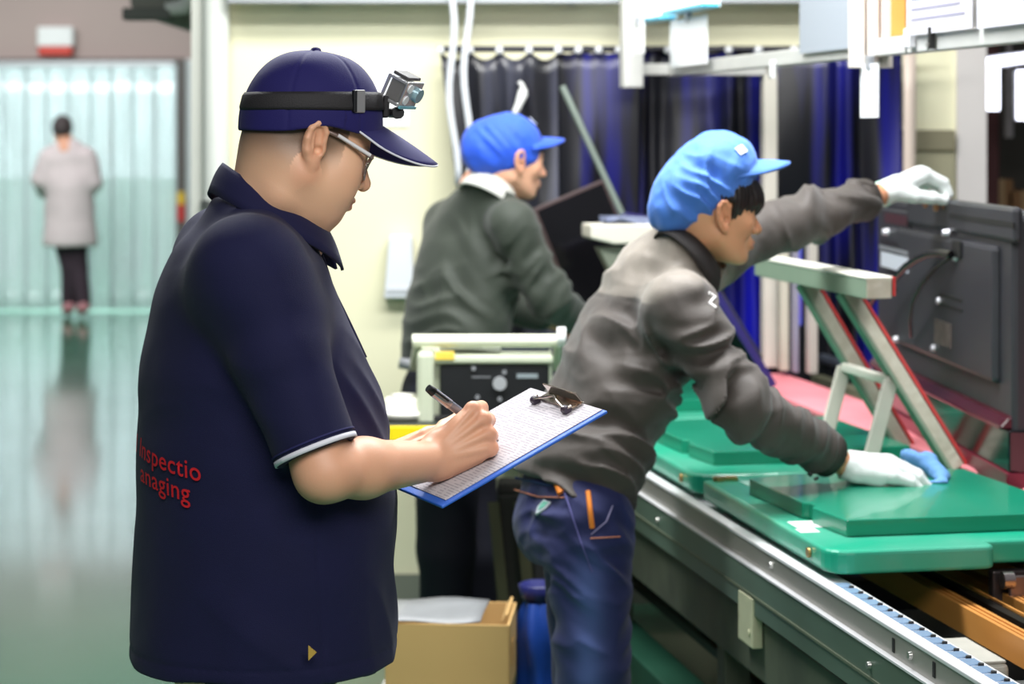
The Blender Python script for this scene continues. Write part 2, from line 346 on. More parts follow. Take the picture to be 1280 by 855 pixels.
tube_lamp('bright vertical tube lamp left of the store room', W(1241, 84, 8.3), W(1241, 138, 8.3), .026)
tube_lamp('bright vertical tube lamp at the right edge', W(1279, 88, 8.0), W(1279, 150, 8.0), .024)
lp = MB(); lp.cyl(W(1261, 90, 8.9), W(1261, 172, 8.9), .02, n=10); lp.cyl(W(1261, 90, 8.9), W(1261, -60, 8.9), .012, .012, 10)
tag(lp.build('hanging_hose', mat('grey_hose', (150, 138, 142), rough=.5)), 'grey hanging hose between the vertical tube lamps', 'hose')
# ------------------------------------------------------------------ the conveyor line (local axes: x across to the right, y along the line, z up)
PO = Vector((.719, 3.30, 0)); RZ = math.atan2(.1912, .9815)
U = Vector((-.1912, .9815, 0)); Vv = Vector((.9815, .1912, 0))
def CV(b, a, z): return PO+Vv*b+U*a+Vector((0, 0, z))
ALU = mat('bright_aluminium', (226, 226, 228), rough=.4, metal=.3, var=.2, vscale=20, stretch=(1, .1, 1))
ALUD = mat('dull_aluminium', (150, 148, 140), rough=.4, metal=.35, var=.35, vscale=6, c2=(100, 98, 92), stretch=(1, .25, 1))
GPAN = mat('green_grey_panel', (96, 116, 102), rough=.4, metal=.2, var=.5, vscale=5, c2=(66, 74, 58), stretch=(1, .4, 1))
DPAN = mat('dark_olive_panel', (84, 90, 74), rough=.6, var=.5, vscale=7, c2=(34, 38, 34))
DARK = mat('black_steel', (24, 24, 24), rough=.55)
cv = thing('conveyor', 'long steel conveyor line carrying the green work pallets', 'conveyor', PO, RZ)
A0, A1 = -1.6, 3.72
XZ = Matrix(((1, 0, 0, 0), (0, 0, 1, 0), (0, 1, 0, 0), (0, 0, 0, 1)))   # prism profile (x,z) drawn along y
def profile(name, poly, m, a0=A0, a1=A1, bevel=0.):
    d = MB(); d.prism([(p[0], p[1]) for p in reversed(poly)], a0, a1, XZ); return d.build(name, m, cv, bevel)
profile('top_flange', [(0, .742), (.026, .742), (.026, .750), (0, .750)], ALU, bevel=.002)
profile('side_rail', [(.003, .700), (.026, .700), (.026, .742), (.003, .742)], ALUD)
profile('edge_strip', [(-.009, .696), (.003, .696), (.003, .700), (-.009, .700)], ALU)
profile('side_panel', [(-.006, .604), (.012, .604), (.012, .694), (-.006, .694)], GPAN)
profile('panel_seam', [(-.009, .640), (-.006, .640), (-.006, .645), (-.009, .645)], mat('olive_seam', (90, 98, 80), rough=.5))
profile('lower_beam', [(.014, .465), (.06, .465), (.06, .588), (.014, .588)], DPAN, bevel=.004)
profile('beam_lip', [(.018, .592), (.05, .592), (.05, .602), (.018, .602)], mat('rust_lip', (104, 82, 70), rough=.5, metal=.4))
profile('far_rail', [(1.0, .66), (1.04, .66), (1.04, .79), (1.0, .79)], mat('olive_far_rail', (128, 128, 104), rough=.6, var=.4, vscale=9))
profile('far_tube', [(1.02, .83), (1.05, .83), (1.05, .862), (1.02, .862)], mat('blue_grey_tube', (104, 112, 126), rough=.35, metal=.5), bevel=.012)
profile('slide_strip', [(.034, .725), (.078, .725), (.078, .737), (.034, .737)], ALU, bevel=.001)
for k in range(36):                                       # pads of the slide strip with a dark pin between each two
    y = -1.0+k*.05
    d = MB(); d.span(.043, .069, y+.006, y+.044, .737, .7395); d.build('slide_pad', mat('blue_slide_pad', (150, 178, 210), rough=.25, metal=.4), cv)
    d = MB(); d.cyl((.062, y, .735), (.062, y, .7425), .005, n=8); d.build('pin', DARK, cv)
COP = mat('copper_rail', (214, 148, 76), rough=.4, metal=.15, var=.25, vscale=14, c2=(178, 112, 52), stretch=(1, .15, 1))
for b0 in (.287, .412):
    profile('brown_rail', [(b0, .640), (b0+.034, .640), (b0+.034, .692), (b0+.026, .692), (b0+.026, .684), (b0+.020, .684), (b0+.020, .692), (b0+.013, .692), (b0+.013, .685), (b0+.009, .685), (b0+.009, .692), (b0, .692)], COP)
profile('chain_guide', [(.345, .640), (.365, .640), (.365, .690), (.345, .690)], mat('dark_guide', (40, 34, 30), rough=.4, metal=.5))
profile('chain_wire', [(.374, .688), (.378, .688), (.378, .692), (.374, .692)], COP)
profile('third_rail', [(.50, .640), (.524, .640), (.524, .712), (.50, .712)], COP)
for y in (-1.3, -.2, .55, 1.6, 2.6, 3.5):
    d = MB(); d.span(.03, 1.02, y-.03, y+.03, .50, .57); d.build('cross_beam', DARK, cv, .004)
for y in (-1.3, .15, 1.5, 2.55, 3.5):
    for x in (.06, 1.0):
        d = MB(); d.span(x-.03, x+.03, y-.03, y+.03, .0, .6); d.build('leg', DPAN, cv, .004)
for y, z in ((-.15, .66), (.47, .665), (1.05, .725), (.30, .722), (1.9, .665), (.06, .722), (2.3, .72)):
    d = MB(); x = -.006 if z < .7 else .003; d.cyl((x+.004, y, z), (x-.006, y, z), .008, .006, 10); d.build('bolt', mat('steel_bolt', (176, 176, 172), rough=.3, metal=.9), cv)
for y, z0, z1 in ((.10, .625, .668), (-.05, .625, .665), (.38, .708, .732), (.20, .71, .735)):
    d = MB(); x = -.0075 if z1 < .7 else .0015; d.span(x, x+.003, y-.005, y+.005, z0, z1); d.build('slot', mat('slot_black', (14, 14, 14), rough=.8), cv)
d = MB(); d.span(-.010, .013, 1.14, 1.24, .535, .638); d.cyl((-.008, 1.16, .565), (-.013, 1.16, .565), .006, n=10); d.build('bracket_plate', mat('cream_plate', (196, 196, 164), rough=.5, var=.2, vscale=20), cv, .003)
d = MB(); d.span(.0125, .0145, .78, .80, .49, .525); d.build('slot', MATS['slot_black'], cv)
d = MB(); d.span(.1, .98, A0, A1, .36, .38); d.build('drip_tray', mat('oily_tray', (30, 34, 30), rough=.4), cv)
# frame bracket with axle, right of the near pallet
d = MB(); d.span(.392, .62, .86, .885, .655, .735); d.build('bracket_block', mat('dark_bracket', (70, 62, 62), rough=.4, metal=.6), cv, .004)
for x in (.40, .455):
    d = MB(); d.cyl((x, .835, .722), (x+.022, .835, .722), .017, n=14); d.build('roller', mat('steel_roller', (180, 168, 166), rough=.22, metal=.9), cv)
d = MB(); d.span(.415, .45, .83, .842, .66, .73); d.build('link', mat('steel_link', (140, 122, 120), rough=.3, metal=.8), cv, .003)
d = MB(); d.cyl((.372, .60, .703), (.40, .60, .703), .013, n=12); d.cyl((.366, .60, .703), (.372, .60, .703), .008, n=10); d.build('roller', MATS['steel_roller'], cv)
jb = thing('motor_box', 'grey-white box below the brown rails in the open conveyor', 'box', CV(.18, .56, .60), RZ)
d = MB(); d.span(-.06, .075, -.09, .10, 0, .055); d.build('body', mat('grey_white_box', (178, 176, 166), rough=.5, var=.15, vscale=20), jb, .012, 3)
d = MB(); d.span(-.055, .07, -.085, .095, .054, .060); d.build('cover', MATS['grey_white_box'], jb, .003)
mo = thing('drive_motor', 'dark round motor between conveyor rails at the lower right', 'motor', CV(.19, .30, .60), RZ)
d = MB(); d.cyl((-.06, 0, .03), (.07, 0, .03), .04, n=18); d.build('body', mat('motor_grey', (84, 84, 82), rough=.4, metal=.4), mo)
d = MB(); d.cyl((.07, 0, .03), (.085, 0, .03), .022, n=14); d.build('shaft', mat('motor_steel', (120, 120, 118), rough=.3, metal=.8), mo)
cbk = MB(); cbk.tube([CV(-.02+.01*math.sin(k*.8), -1+k*.35, .165+.02*math.sin(k*1.3)) for k in range(14)], .008, 8)
tag(cbk.build('floor_cable', mat('yellow_cable', (150, 146, 52), rough=.5)), 'thin yellow cable running low under the conveyor edge', 'cable')
dct = thing('cable_duct', 'green steel cable duct under the conveyor', 'duct', CV(.05, 1.0, .0), RZ)
d = MB(); d.span(-.05, .05, -2.4, 2.6, .15, .28); d.build('duct', mat('dark_green_duct', (30, 74, 56), rough=.45, var=.3, vscale=5), dct, .006)
for y in (-1.8, -.3, 1.1, 2.2):
    d = MB(); d.span(-.03, .03, y-.02, y+.02, 0, .15); d.build('foot', DARK, dct)

# ------------------------------------------------------------------ work pallets
GTOP = mat('green_pallet', (14, 158, 124), rough=.32, var=.6, vscale=5, c2=(96, 166, 144), bump=.05, bscale=30, coat=.25)  # paler mottling paints in the sheen reflected on the slab tops
GPL = mat('green_plate', (14, 128, 98), rough=.3, var=.4, vscale=5, c2=(50, 142, 116), coat=.3)
def arc(cx, cy, r, t0, t1, n=5): return [(cx+r*math.cos(math.radians(t0+(t1-t0)*i/n)), cy+r*math.sin(math.radians(t0+(t1-t0)*i/n))) for i in range(n+1)]
def pallet(a, label, near=False):
    t = thing('work_pallet', label, 'pallet', CV(0, a, .752), RZ, 'green work pallets on the conveyor')
    L_ = .915
    slab = arc(.085, .05, .05, 180, 270)+[(.36, 0)]+[(.372, .012), (.372, .05), (.635, .05), (.655, .07), (.655, L_-.03), (.625, L_), (.10, L_), (.095, L_-.05), (.035, L_-.05)]
    d = MB(); d.prism(slab, 0, .046); d.build('slab', GTOP, t, .009, 3)
    pl = [(.118, .135), (.615, .135), (.615, .30), (.60, .70), (.22, .705), (.082, .66), (.098, .345), (.112, .335), (.112, .30), (.100, .29)]
    d = MB(); d.prism(pl, .046, .080); d.build('raised_plate', GPL, t, .003)
    d = MB(); d.cyl((.066, L_-.075, .046), (.066, L_-.075, .055), .014, n=10); d.box((.085, L_-.07, .05), (.05, .022, .010)); d.build('latch', mat('brass_latch', (176, 148, 92), rough=.35, metal=.8), t, .001)
    d = MB(); d.cyl((.033, .11, .024), (.028, .11, .024), .010, n=10); d.build('locating_pin', MATS['brass_latch'], t)
    if near:
        for (x0, x1, y0, y1) in ((.055, .108, .245, .315), (.045, .085, .195, .235)):
            d = MB(); d.span(x0, x1, y0, y1, .046, .0470); d.build('sticker', mat('sticker_white', (228, 224, 222), rough=.6, var=.1, vscale=30), t)
    d = MB(); d.span(.11, .2, .755, .83, .046, .0468); d.build('sticker', mat('sticker_green', (150, 196, 180), rough=.5), t)
    return t
pallet(.797, 'nearest green work pallet with white stickers, being wiped', True)
pallet(1.722, 'second green work pallet, under the jacket sleeve')
pallet(2.70, 'third green work pallet, mostly hidden behind the grey jacket')
pk = MB(); pk.span(.668, .87, -.2, 3.6, .79, .812); o = pk.build('foam_strip', mat('pink_foam', (255, 150, 160), rough=.8, var=.15, vscale=7), None, .006)
o.location = PO; o.rotation_euler = (0, 0, RZ); tag(o, 'long pink foam strip along the far side of the pallets', 'foam strip')
o2 = MB(); o2.span(.668, .92, -.25, 3.65, .57, .79); x = o2.build('foam_bed', DARK, cv)
bt = thing('hex_key', 'small dark tool lying on the second green pallet', 'tool', CV(.235, 1.99, .833), RZ)
d = MB(); d.tube([(-.02, 0, .006), (.02, .005, .006), (.05, .03, .006)], .007, 8); d.build('shaft', mat('tool_black', (30, 32, 38), rough=.4), bt)
d = MB(); d.cyl((-.03, 0, .008), (-.015, 0, .008), .010, n=10); d.build('head', MATS['tool_black'], bt)

# ------------------------------------------------------------------ easel carriers
WTOP = mat('worn_cream_paint', (228, 226, 214), rough=.45, var=.2, vscale=12, c2=(196, 192, 176))
GSIDE = mat('green_grey_paint', (128, 148, 128), rough=.5, var=.25, vscale=9, c2=(106, 128, 108))
TAPE = mat('silver_tape', (196, 188, 170), rough=.4, metal=.25, var=.5, vscale=30, c2=(226, 222, 208), bump=.3, bscale=60)
RED = mat('red_edge', (206, 62, 60), rough=.5, var=.2, vscale=20)
def easel(b, a, zt, legs, label, la=.84, near=True, foot=.665, lean=0):
    t = thing('support_easel', label, 'easel', CV(foot, a+.35, .80), RZ, 'easel supports on the pallets')
    z0 = zt-.80; bx = b-foot; y0 = -.35; y1 = y0+la
    d = MB(); d.prism([(-.03, z0-.052), (.02, z0-.052), (.03, z0-.02), (.03, z0-.008), (-.03, z0-.008)], y0, y1, Matrix.Translation((bx, 0, 0)) @ XZ); d.build('bar', GSIDE, t, .002)
    d = MB(); d.span(bx-.032, bx+.034, y0-.003, y1, z0-.008, z0); d.build('top_pad', WTOP, t, .003)
    d = MB(); d.span(bx+.034, bx+.040, y0-.004, y1, z0-.045, z0-.002); d.build('red_edge', RED, t)
    d = MB(); d.span(bx-.028, bx+.03, y0-.004, y0, z0-.05, z0-.008); d.build('end_cap', TAPE, t)
    up = Vector((.235, 0, .45)).normalized()
    for (ya, yb) in legs:
        f = Vector((0, ya-a-.35, .0)); q = Vector((bx+.01, yb-a-.35, z0-.05))
        d = MB(); d.bar(f, q, .040, .032, (1, 0, .4)); g = d.build('leg', TAPE, t, .003)
        off = Vector((.019, 0, .01)); d = MB(); d.bar(f+off, q+off, .041, .007, (1, 0, .4)); d.build('red_strip', RED, t)
        d = MB(); d.bar(f-Vector((.018, 0, .008)), q-Vector((.018, 0, .008)), .041, .007, (1, 0, .4)); d.build('green_strip', GSIDE, t)
    if near:
        mids = []
        for (ya, yb) in legs:
            f = Vector((0, ya-a-.35, .0)); q = Vector((bx+.01, yb-a-.35, z0-.05)); m = f+(q-f)*.49; mids.append(m-Vector((.03, 0, 0)))
            e = Vector((-.20, m.y-.02, .032)); d = MB(); d.bar(m-Vector((.03, 0, 0)), e, .036, .014, (0, 1, 0)); d.build('brace', mat('pale_brace', (206, 202, 190), rough=.45, var=.15, vscale=15), t, .003)
        d = MB(); d.bar(mids[0], mids[1], .022, .022); d.build('brace_bar', WTOP, t, .005)
    return t
easel(.42, 1.56, 1.265, ((1.694, 1.80), (2.03, 2.10)), 'near easel support with red-edged taped legs and cream top bar')

# ------------------------------------------------------------------ television sets standing and leaning on the line
TVB = mat('tv_back_plastic', (50, 50, 55), rough=.42, var=.15, vscale=30, bump=.12, bscale=220)
TVG = mat('gloss_black', (16, 15, 18), rough=.12, spec=.6)
tvd = Vector((-.054, 1, 0)).normalized(); tvp = W(1113, 500, 6.1); base = Vector((tvp.x, tvp.y, .795))
tv = thing('television', 'black television seen from behind, held upright at the right', 'television', base, math.atan2(tvd.y, tvd.x)+math.pi)
# local x runs towards the viewer along the set, local y towards the back (operator) side, z up
ry = rot('Y', 0); Lt = 1.36
def tvpart(name, m, c, s, bev=.004, par=None): d = MB(); d.box((c[0], -c[1], c[2]), s); return d.build(name, m, par or tv, bev)
sgn = -1                                                  # the back of the set faces the operator (image left)
d = MB(); d.span(0, Lt, -.0, .03, 0, .62); d.build('front_bezel', TVG, tv, .006)
tvpart('back_cover', TVB, (Lt/2, .018, .36), (Lt-.02, .045, .505), .012)
def TX(px, py):
    """picture position -> (along the set, height) on its back face"""
    x = 6.1*(1-622/(px-493.)); y = 6.1-x; return x, CAMZ-(py-HY)*y/FPX-base.z
def tspan(name, m, px0, px1, py0, py1, y0, y1, bev=.002):
    xa, za = TX(px0, py0); xb, zb = TX(px1, py1); za = TX((px0+px1)/2, py0)[1]; zb = TX((px0+px1)/2, py1)[1]
    d = MB(); d.span(xa, xb, -y0, -y1, zb, za); return d.build(name, m, tv, bev)
tspan('raised_housing', TVB, 1150, 1276, 296, 455, .03, .058, .012)
tspan('top_ridge', TVB, 1160, 1300, 251, 292, .03, .052, .01)
tspan('top_groove', DARK, 1216, 1300, 272, 279, .050, .0535, 0)
tspan('side_block', TVB, 1122, 1160, 262, 305, .036, .050, .006)
tspan('recess_panel', mat('dark_maroon_panel', (72, 34, 40), rough=.35), 1131, 1160, 268, 280, .050, .0515, 0)
tspan('rating_label', mat('silver_label', (206, 210, 222), rough=.5), 1130, 1165, 318, 337, .0580, .0600, 0)
tspan('label_bar', mat('grey_label', (130, 132, 138), rough=.5), 1128, 1165, 310, 315, .0580, .0600, 0)
tspan('socket_panel', mat('socket_grey', (104, 92, 88), rough=.5, var=.6, vscale=60), 1201, 1222, 402, 432, .058, .061, 0)
tspan('inlet', DARK, 1226, 1236, 300, 322, .058, .066, .003)
for y in (370, 382): tspan('vent_slot', DARK, 1206, 1236, y, y+4, .058, .0595, 0)
for y in (340, 350, 360): tspan('vent_slot', DARK, 1132, 1150, y, y+3, .0405, .042, 0)
for (px, py) in ((1214, 291), (1206, 376), (1149, 424), (1199, 435), (1135, 290), (1228, 322)):
    x, z = TX(px, py); d = MB(); d.cyl((x, -.05, z), (x, -.066, z), .011, .008, n=10); d.build('screw', mat('bright_screw', (226, 226, 234), rough=.3, metal=.5), tv)
def cable(name, pix, r, y0):
    pts = []; n = len(pix)
    for i, (px, py) in enumerate(pix): x, z = TX(px, py); pts.append((x, -(y0+.035*math.sin(math.pi*min(i/(n-1), 1)))-.012, z))
    d = MB(); d.tube(pts, r, 8); d.build(name, mat('cable_black', (14, 14, 16), rough=.25), tv)
cable('power_cable', [(1230, 318), (1222, 316), (1210, 317), (1198, 323), (1186, 332), (1172, 347), (1158, 362), (1146, 371), (1138, 380), (1133, 393), (1133, 408), (1137, 425), (1139, 441), (1135, 452)], .0095, .062)
cable('thin_cable', [(1227, 322), (1218, 335), (1206, 356), (1194, 378), (1184, 400), (1175, 421)], .004, .058)
d = MB(); d.prism([(.03, .140), (.062, .140), (.070, .146), (.05, .168), (.03, .175)], 0.02, Lt-.02, Matrix(((0, 0, 1, 0), (-1, 0, 0, 0), (0, 1, 0, 0), (0, 0, 0, 1)))); d.build('lower_bulge', mat('foam_reflection_gloss', (66, 12, 26), rough=.2), tv, .006)  # maroon colour paints the pink foam's reflection in the gloss black set
d = MB(); d.span(0, Lt, -.052, -.0, .05, .142); d.build('lower_panel', TVG, tv, .004)
d = MB(); d.span(0, Lt, -.056, -.0, .0, .05); d.build('foot_strip', mat('foam_reflection_strip', (112, 22, 46), rough=.3), tv, .003)  # pink foam mirrored in the glossy base, painted as a maroon band
def leaning_tv(label, bot, top, length, dirv, m_face, edge, thick=.035, flip=1):
    """a flat set whose near short edge runs from bot to top; it extends along dirv"""
    bot = Vector(bot); top = Vector(top); up = (top-bot); h = up.length; up.normalize(); dv = Vector(dirv).normalized(); n = up.cross(dv).normalized(); dv = n.cross(up).normalized(); n = n*flip
    t = thing('television', label, 'television', bot, 0); R = Matrix((dv, n, up)).transposed()
    def prt(name, m, c, s, bev=.003): d = MB(); d.box(R @ Vector(c), s, R); d.build(name, m, t, bev)
    prt('screen', m_face, (length/2, thick*.5+.001, h/2), (length-.02, .004, h-.02), 0)
    prt('bezel', edge, (length/2, 0, h/2), (length, thick, h))
    prt('back_housing', TVB, (length/2, -thick*.9, h*.42), (length*.8, thick, h*.6), .01)
    return t
BLUEEDGE = mat('blue_film_edge', (52, 46, 110), rough=.3)
leaning_tv('black television leaning back on the line behind the grey jacket', CV(.645, 3.02, .84), CV(.335, 3.02, 1.33), .62, U, mat('matte_black', (16, 15, 18), rough=.55, spec=.25), BLUEEDGE, .024)
leaning_tv('black television leaning before the olive-jacketed worker', W(740, 450, 6.70), W(664, 262, 6.70), .26, (.93, .36, .0), TVG, mat('reddish_edge', (70, 54, 54), rough=.4), flip=-1)
# second easel bar behind the grey jacket
e2 = thing('padded_rest', 'cream padded rest behind the shoulder of the grey jacket', 'rest', W(745, 300, 6.3), RZ)
a = W(745, 300, 6.3)
def rel(p): return Matrix.Rotation(-RZ, 3, 'Z') @ (Vector(p)-a)
d = MB(); d.prism([(-.03, -.012), (.04, -.03), (.36, -.03), (.36, .028), (-.03, .028)], -.06, .06, Matrix.Translation((0, 0, .02)) @ XZ); d.build('bar', mat('cream_rest', (214, 210, 196), rough=.5), e2, .006)
d = MB(); d.prism([(.0, -.02), (.12, -.02), (.10, -.12), (.07, -.55), (.05, -.55), (.05, -.12)], -.03, .03, XZ); d.build('post', mat('grey_green_post', (112, 118, 104), rough=.5), e2, .004)
d = MB(); d.sheet([[(.02+.34*j/8, -.05+.10*i/4, .052+.012*math.sin(j*1.7+i*2)) for j in range(9)] for i in range(5)], (0, 0, .006)); d.build('film_cover', mat('crumpled_film', (104, 112, 140), rough=.25), e2)

# ------------------------------------------------------------------ frame over the line
FR = mat('frame_white', (196, 196, 192), rough=.4, var=.12, vscale=10)
fr = thing('overhead_frame', 'white steel frame hanging over the conveyor line', 'frame', CV(.5, 1.0, 0), RZ)
d = MB(); d.span(-.02, .02, -2.3, 2.62, 1.772, 1.812); d.build('rail', FR, fr, .003)
d = MB(); d.span(-.175, -.11, 2.57, 2.63, 1.734, 3.1); d.build('post', FR, fr, .004)
for x in (-.052, -.017, .018):
    d = MB(); d.span(x-.014, x+.014, .76, .80, 1.745, 3.1); d.build('post', mat('cream_profile', (214, 206, 198), rough=.4), fr, .002)
for (x, y, w, z0, z1, c) in ((.30, 2.60, .045, .83, 1.81, (216, 212, 200)), (.325, 2.50, .026, .83, 1.30, (206, 204, 186)), (.385, 2.40, .028, .83, 1.28, (196, 192, 182)), (.35, 2.44, .014, .83, 1.26, (150, 150, 170))):
    d = MB(); d.span(x, x+w, y, y+.04, z0, z1); d.build('rear_post', mat('post_%d' % c[2], c, rough=.45, var=.15, vscale=6), fr, .003)
d = MB(); d.span(-.17, .345, 2.60, 2.64, 1.776, 1.812); d.build('cross_rail', FR, fr, .003)
bp = MB(); bp.span(.355, .375, 2.445, 2.452, .98, 1.27); o = bp.build('blue_sheet', mat('blue_sheet', (70, 90, 200), rough=.4, var=.5, vscale=6, c2=(170, 90, 170))); o.location = CV(.5, 1.0, 0); o.rotation_euler = (0, 0, RZ)
tag(o, 'blue plastic sheet hanging on the far posts under the easel bar', 'sheet')
def hung(name, label, cat, px0, px1, py0, py1, m, b=.47, group=None, th=.003, extra=None):
    """a flat sheet parallel to the line at offset b whose picture rows run py0..py1"""
    def at(px):
        s = (.9815*(px-CX)+.1912*FPX)/(.705+.630+b); return s
    s0, s1 = at(px0), at(px1); sm = (s0+s1)/2
    z0, z1 = CAMZ-(py1-HY)/sm, CAMZ-(py0-HY)/sm
    p0 = Vector(((px0-CX)/s0, FPX/s0, 0)); p1 = Vector(((px1-CX)/s1, FPX/s1, 0)); w = (p1-p0).length
    t = thing(name, label, cat, (p0+p1)/2+Vector((0, 0, z0)), math.atan2((p1-p0).y, (p1-p0).x), group)
    d = MB(); d.span(-w/2, w/2, -th/2, th/2, 0, z1-z0); d.build('sheet', m, t)
    if extra: extra(t, w, z1-z0)
    return t
def clip(t, w, h):
    d = MB(); d.span(-.012, .012, -.008, .008, h-.012, h+.02); d.build('clip', mat('clip_grey', (170, 174, 180), rough=.3, metal=.6), t, .002)
def lines(t, w, h):
    for k in range(5):
        d = MB(); d.span(-w*.42, w*(.40-.07*(k % 3)), -.0024, -.0018, h*(.18+.13*k), h*(.18+.13*k)+.006); d.build('print_line', mat('grey_print', (140, 138, 156), rough=.8), t)
PAP = mat('doc_paper', (204, 201, 208), rough=.7)
hung('document_sheet', 'pale grey blank sheet hung on the overhead frame', 'document', 1000, 1061, -70, 64, mat('pale_grey_sheet', (158, 165, 174), rough=.6), extra=clip, group='sheets on the overhead frame')
hung('document_sheet', 'orange sheet behind the cream overhead post', 'document', 1058, 1132, -60, 48, mat('orange_sheet', (206, 128, 52), rough=.6), b=.53, group='sheets on the overhead frame', extra=clip)
hung('document_sheet', 'white printed sheet right of the orange one on the overhead frame', 'document', 1134, 1216, -60, 40, PAP, extra=lines, group='sheets on the overhead frame')
hung('document_sheet', 'white sheet at the right edge of the overhead frame', 'document', 1222, 1330, -70, 30, mat('doc_paper_b', (200, 198, 210), rough=.7), extra=clip, group='sheets on the overhead frame')
hung('hanging_tag', 'long white tag hanging below the cream overhead post', 'tag', 1076, 1098, 80, 147, mat('tag_white', (246, 248, 250), rough=.5), b=.46, extra=clip, group='white tags on the overhead frame')
hung('hanging_tag', 'small white tag on the left overhead post', 'tag', 790, 805, 28, 68, mat('tag_white', (246, 248, 250), rough=.5), b=.335, extra=clip, group='white tags on the overhead frame')
hung('hanging_tag', 'wide white card standing on the overhead rail near its left post', 'tag', 838, 884, 22, 82, mat('tag_white', (246, 248, 250), rough=.5), b=.46, extra=clip, group='white tags on the overhead frame')
CYAN = mat('cyan_rim', (90, 200, 232), rough=.3)
for (x0, x1, y1, lab) in ((804, 846, 28, 'bright white lamp tray with cyan rim over the line, left one'), (849, 900, 14, 'bright white lamp tray with cyan rim over the line, right one')):
    def ex(t, w, h):
        d = MB(); d.span(-w/2, w/2, -.06, .0, 0, .012); d.build('cyan_rim', CYAN, t, .004)
        d = MB(); d.span(-w/2+.005, w/2-.005, -.055, -.004, .012, h); d.build('diffuser', mat('tray_glow', (246, 250, 255), emit=1.3), t, .006)
    hung('lamp_tray', lab, 'lamp', x0, x1, -40, y1, WHITE, b=.47, extra=ex, group='lamp trays over the line')
for i, (px, py) in enumerate(((967, 84), (1139, 48), (1166, 44))):
    s = (.9815*(px-CX)+.1912*FPX)/(.705+.630+.475); p = Vector(((px-CX)/s, FPX/s, CAMZ-(py-HY)/s))
    t = thing('binder_clip', ('white clip under the rail above the blue visor', 'pale clip on the overhead rail under the orange sheet', 'black clip on the overhead rail under the printed sheet')[i], 'clip', p, RZ)
    c = (WHITE, mat('pale_clip', (214, 216, 220), rough=.4), DARK)[i]
    d = MB(); d.span(-.012, .004, -.018, .018, -.022, .022) if i == 1 else d.span(-.010, .004, -.007, .007, -.03, .018); d.build('jaw', c, t, .002)
    d = MB(); d.tube([(-.012, -.005, -.018), (-.012, 0, -.032), (-.012, .005, -.018)], .0018, 6); d.build('wire', mat('steel_bolt', (176, 176, 172), rough=.3, metal=.9), t)

# ------------------------------------------------------------------ side table with the black instrument, cartons, bag
YT = 5.55
YEL = mat('yellow_edge', (240, 216, 20), rough=.4)
tb = thing('side_table', 'low work table with bright yellow front edge behind the clipboard', 'table', (-.19, YT+.22, 0))
d = MB(); d.span(-.36, .30, -.22, .22, .805, .842); d.build('tabletop', mat('dark_mat', (44, 50, 44), rough=.5), tb, .003)
d = MB(); d.span(-.362, .302, -.228, -.218, .800, .838); d.build('yellow_edge', YEL, tb, .003)
for x in (-.33, .27):
    for y in (-.19, .19):
        d = MB(); d.span(x-.018, x+.018, y-.018, y+.018, 0, .805); d.build('leg', DARK, tb)
d = MB(); d.span(-.33, .27, .18, .2, .25, .29); d.build('stretcher', DARK, tb)
IV = mat('ivory_green_case', (198, 204, 180), rough=.45, var=.12, vscale=8)
ins = thing('instrument', 'ivory framed test instrument with black panel on the yellow-edged table', 'instrument', (-.06, YT+.20, .842))
def ip(name, m, c, s, bev=.004): d = MB(); d.box(c, s); return d.build(name, m, ins, bev)
ip('case', IV, (0, .03, .085), (.33, .26, .17), .008)
ip('front_panel', mat('black_panel', (22, 23, 26), rough=.4, var=.2, vscale=20), (.014, -.108, .075), (.285, .018, .135), .004)
ip('side_cheek', IV, (-.165, .0, .085), (.045, .30, .19), .012)
ip('top_trim', IV, (.0, -.11, .158), (.335, .03, .022), .006)
d = MB(); d.cyl((-.20, -.10, .205), (.185, -.10, .205), .017, n=14); d.build('top_handle', mat('ivory_tube', (226, 228, 206), rough=.4), ins)
for x in (-.185, .18):
    d = MB(); d.bar((x, -.10, .205), (x+(-.02 if x < 0 else 0), .06, .12), .02, .03); d.build('handle_arm', IV, ins, .004)
d = MB(); d.cyl((.178, -.10, .215), (.20, -.10, .215), .026, n=14); d.build('knob', WHITE, ins)
d = MB(); d.cyl((.028, -.116, .096), (.028, -.128, .096), .018, n=20); d.build('dial', mat('silver_dial', (200, 202, 206), rough=.3, metal=.5), ins)
for (x, z) in ((.028, .055), (-.04, .135), (.04, .125), (-.03, .06), (.085, .06)):
    d = MB(); d.cyl((x, -.116, z), (x, -.124, z), .006, n=10); d.build('button', mat('grey_button', (130, 132, 136), rough=.4), ins)
ip('lcd_window', mat('lcd_strip', (138, 148, 152), rough=.2), (.10, -.118, .115), (.055, .003, .012), 0)
ip('scale_mark', mat('panel_print', (110, 112, 116), rough=.5), (-.02, -.118, .112), (.05, .002, .004), 0)
ip('yellow_tag', mat('yellow_tag', (238, 204, 80), rough=.5), (-.115, -.122, .168), (.05, .012, .022), .002)
ip('base_rail', DARK, (.0, -.02, .006), (.32, .24, .012), .002)  # dark rail low along the instrument's base
tp = MB(); tp.sheet([[(-.13+.16*j/4, -.10+.14*i/3, .232+.004*math.sin(j+i)) for j in range(5)] for i in range(4)], (0, 0, .012)); o = tp.build('paper_stack', mat('white_paper2', (236, 238, 240), rough=.7)); o.location = (-.06, YT+.22, .842-.06+.004)
tag(o, 'white papers lying on top of the test instrument', 'papers')
bk = MB(); bk.span(.03, .16, -.06, .10, .172, .20); o = bk.build('dark_tray', mat('blue_black_tray', (40, 46, 62), rough=.4), None, .004); o.location = (-.06, YT+.22, .842); tag(o, 'flat blue-black tray lying on the instrument beside the papers', 'tray')
ds = thing('ceramic_dish', 'stacked white dish standing on the left end of the yellow-edged table', 'dish', (-.285, YT+.10, .843))
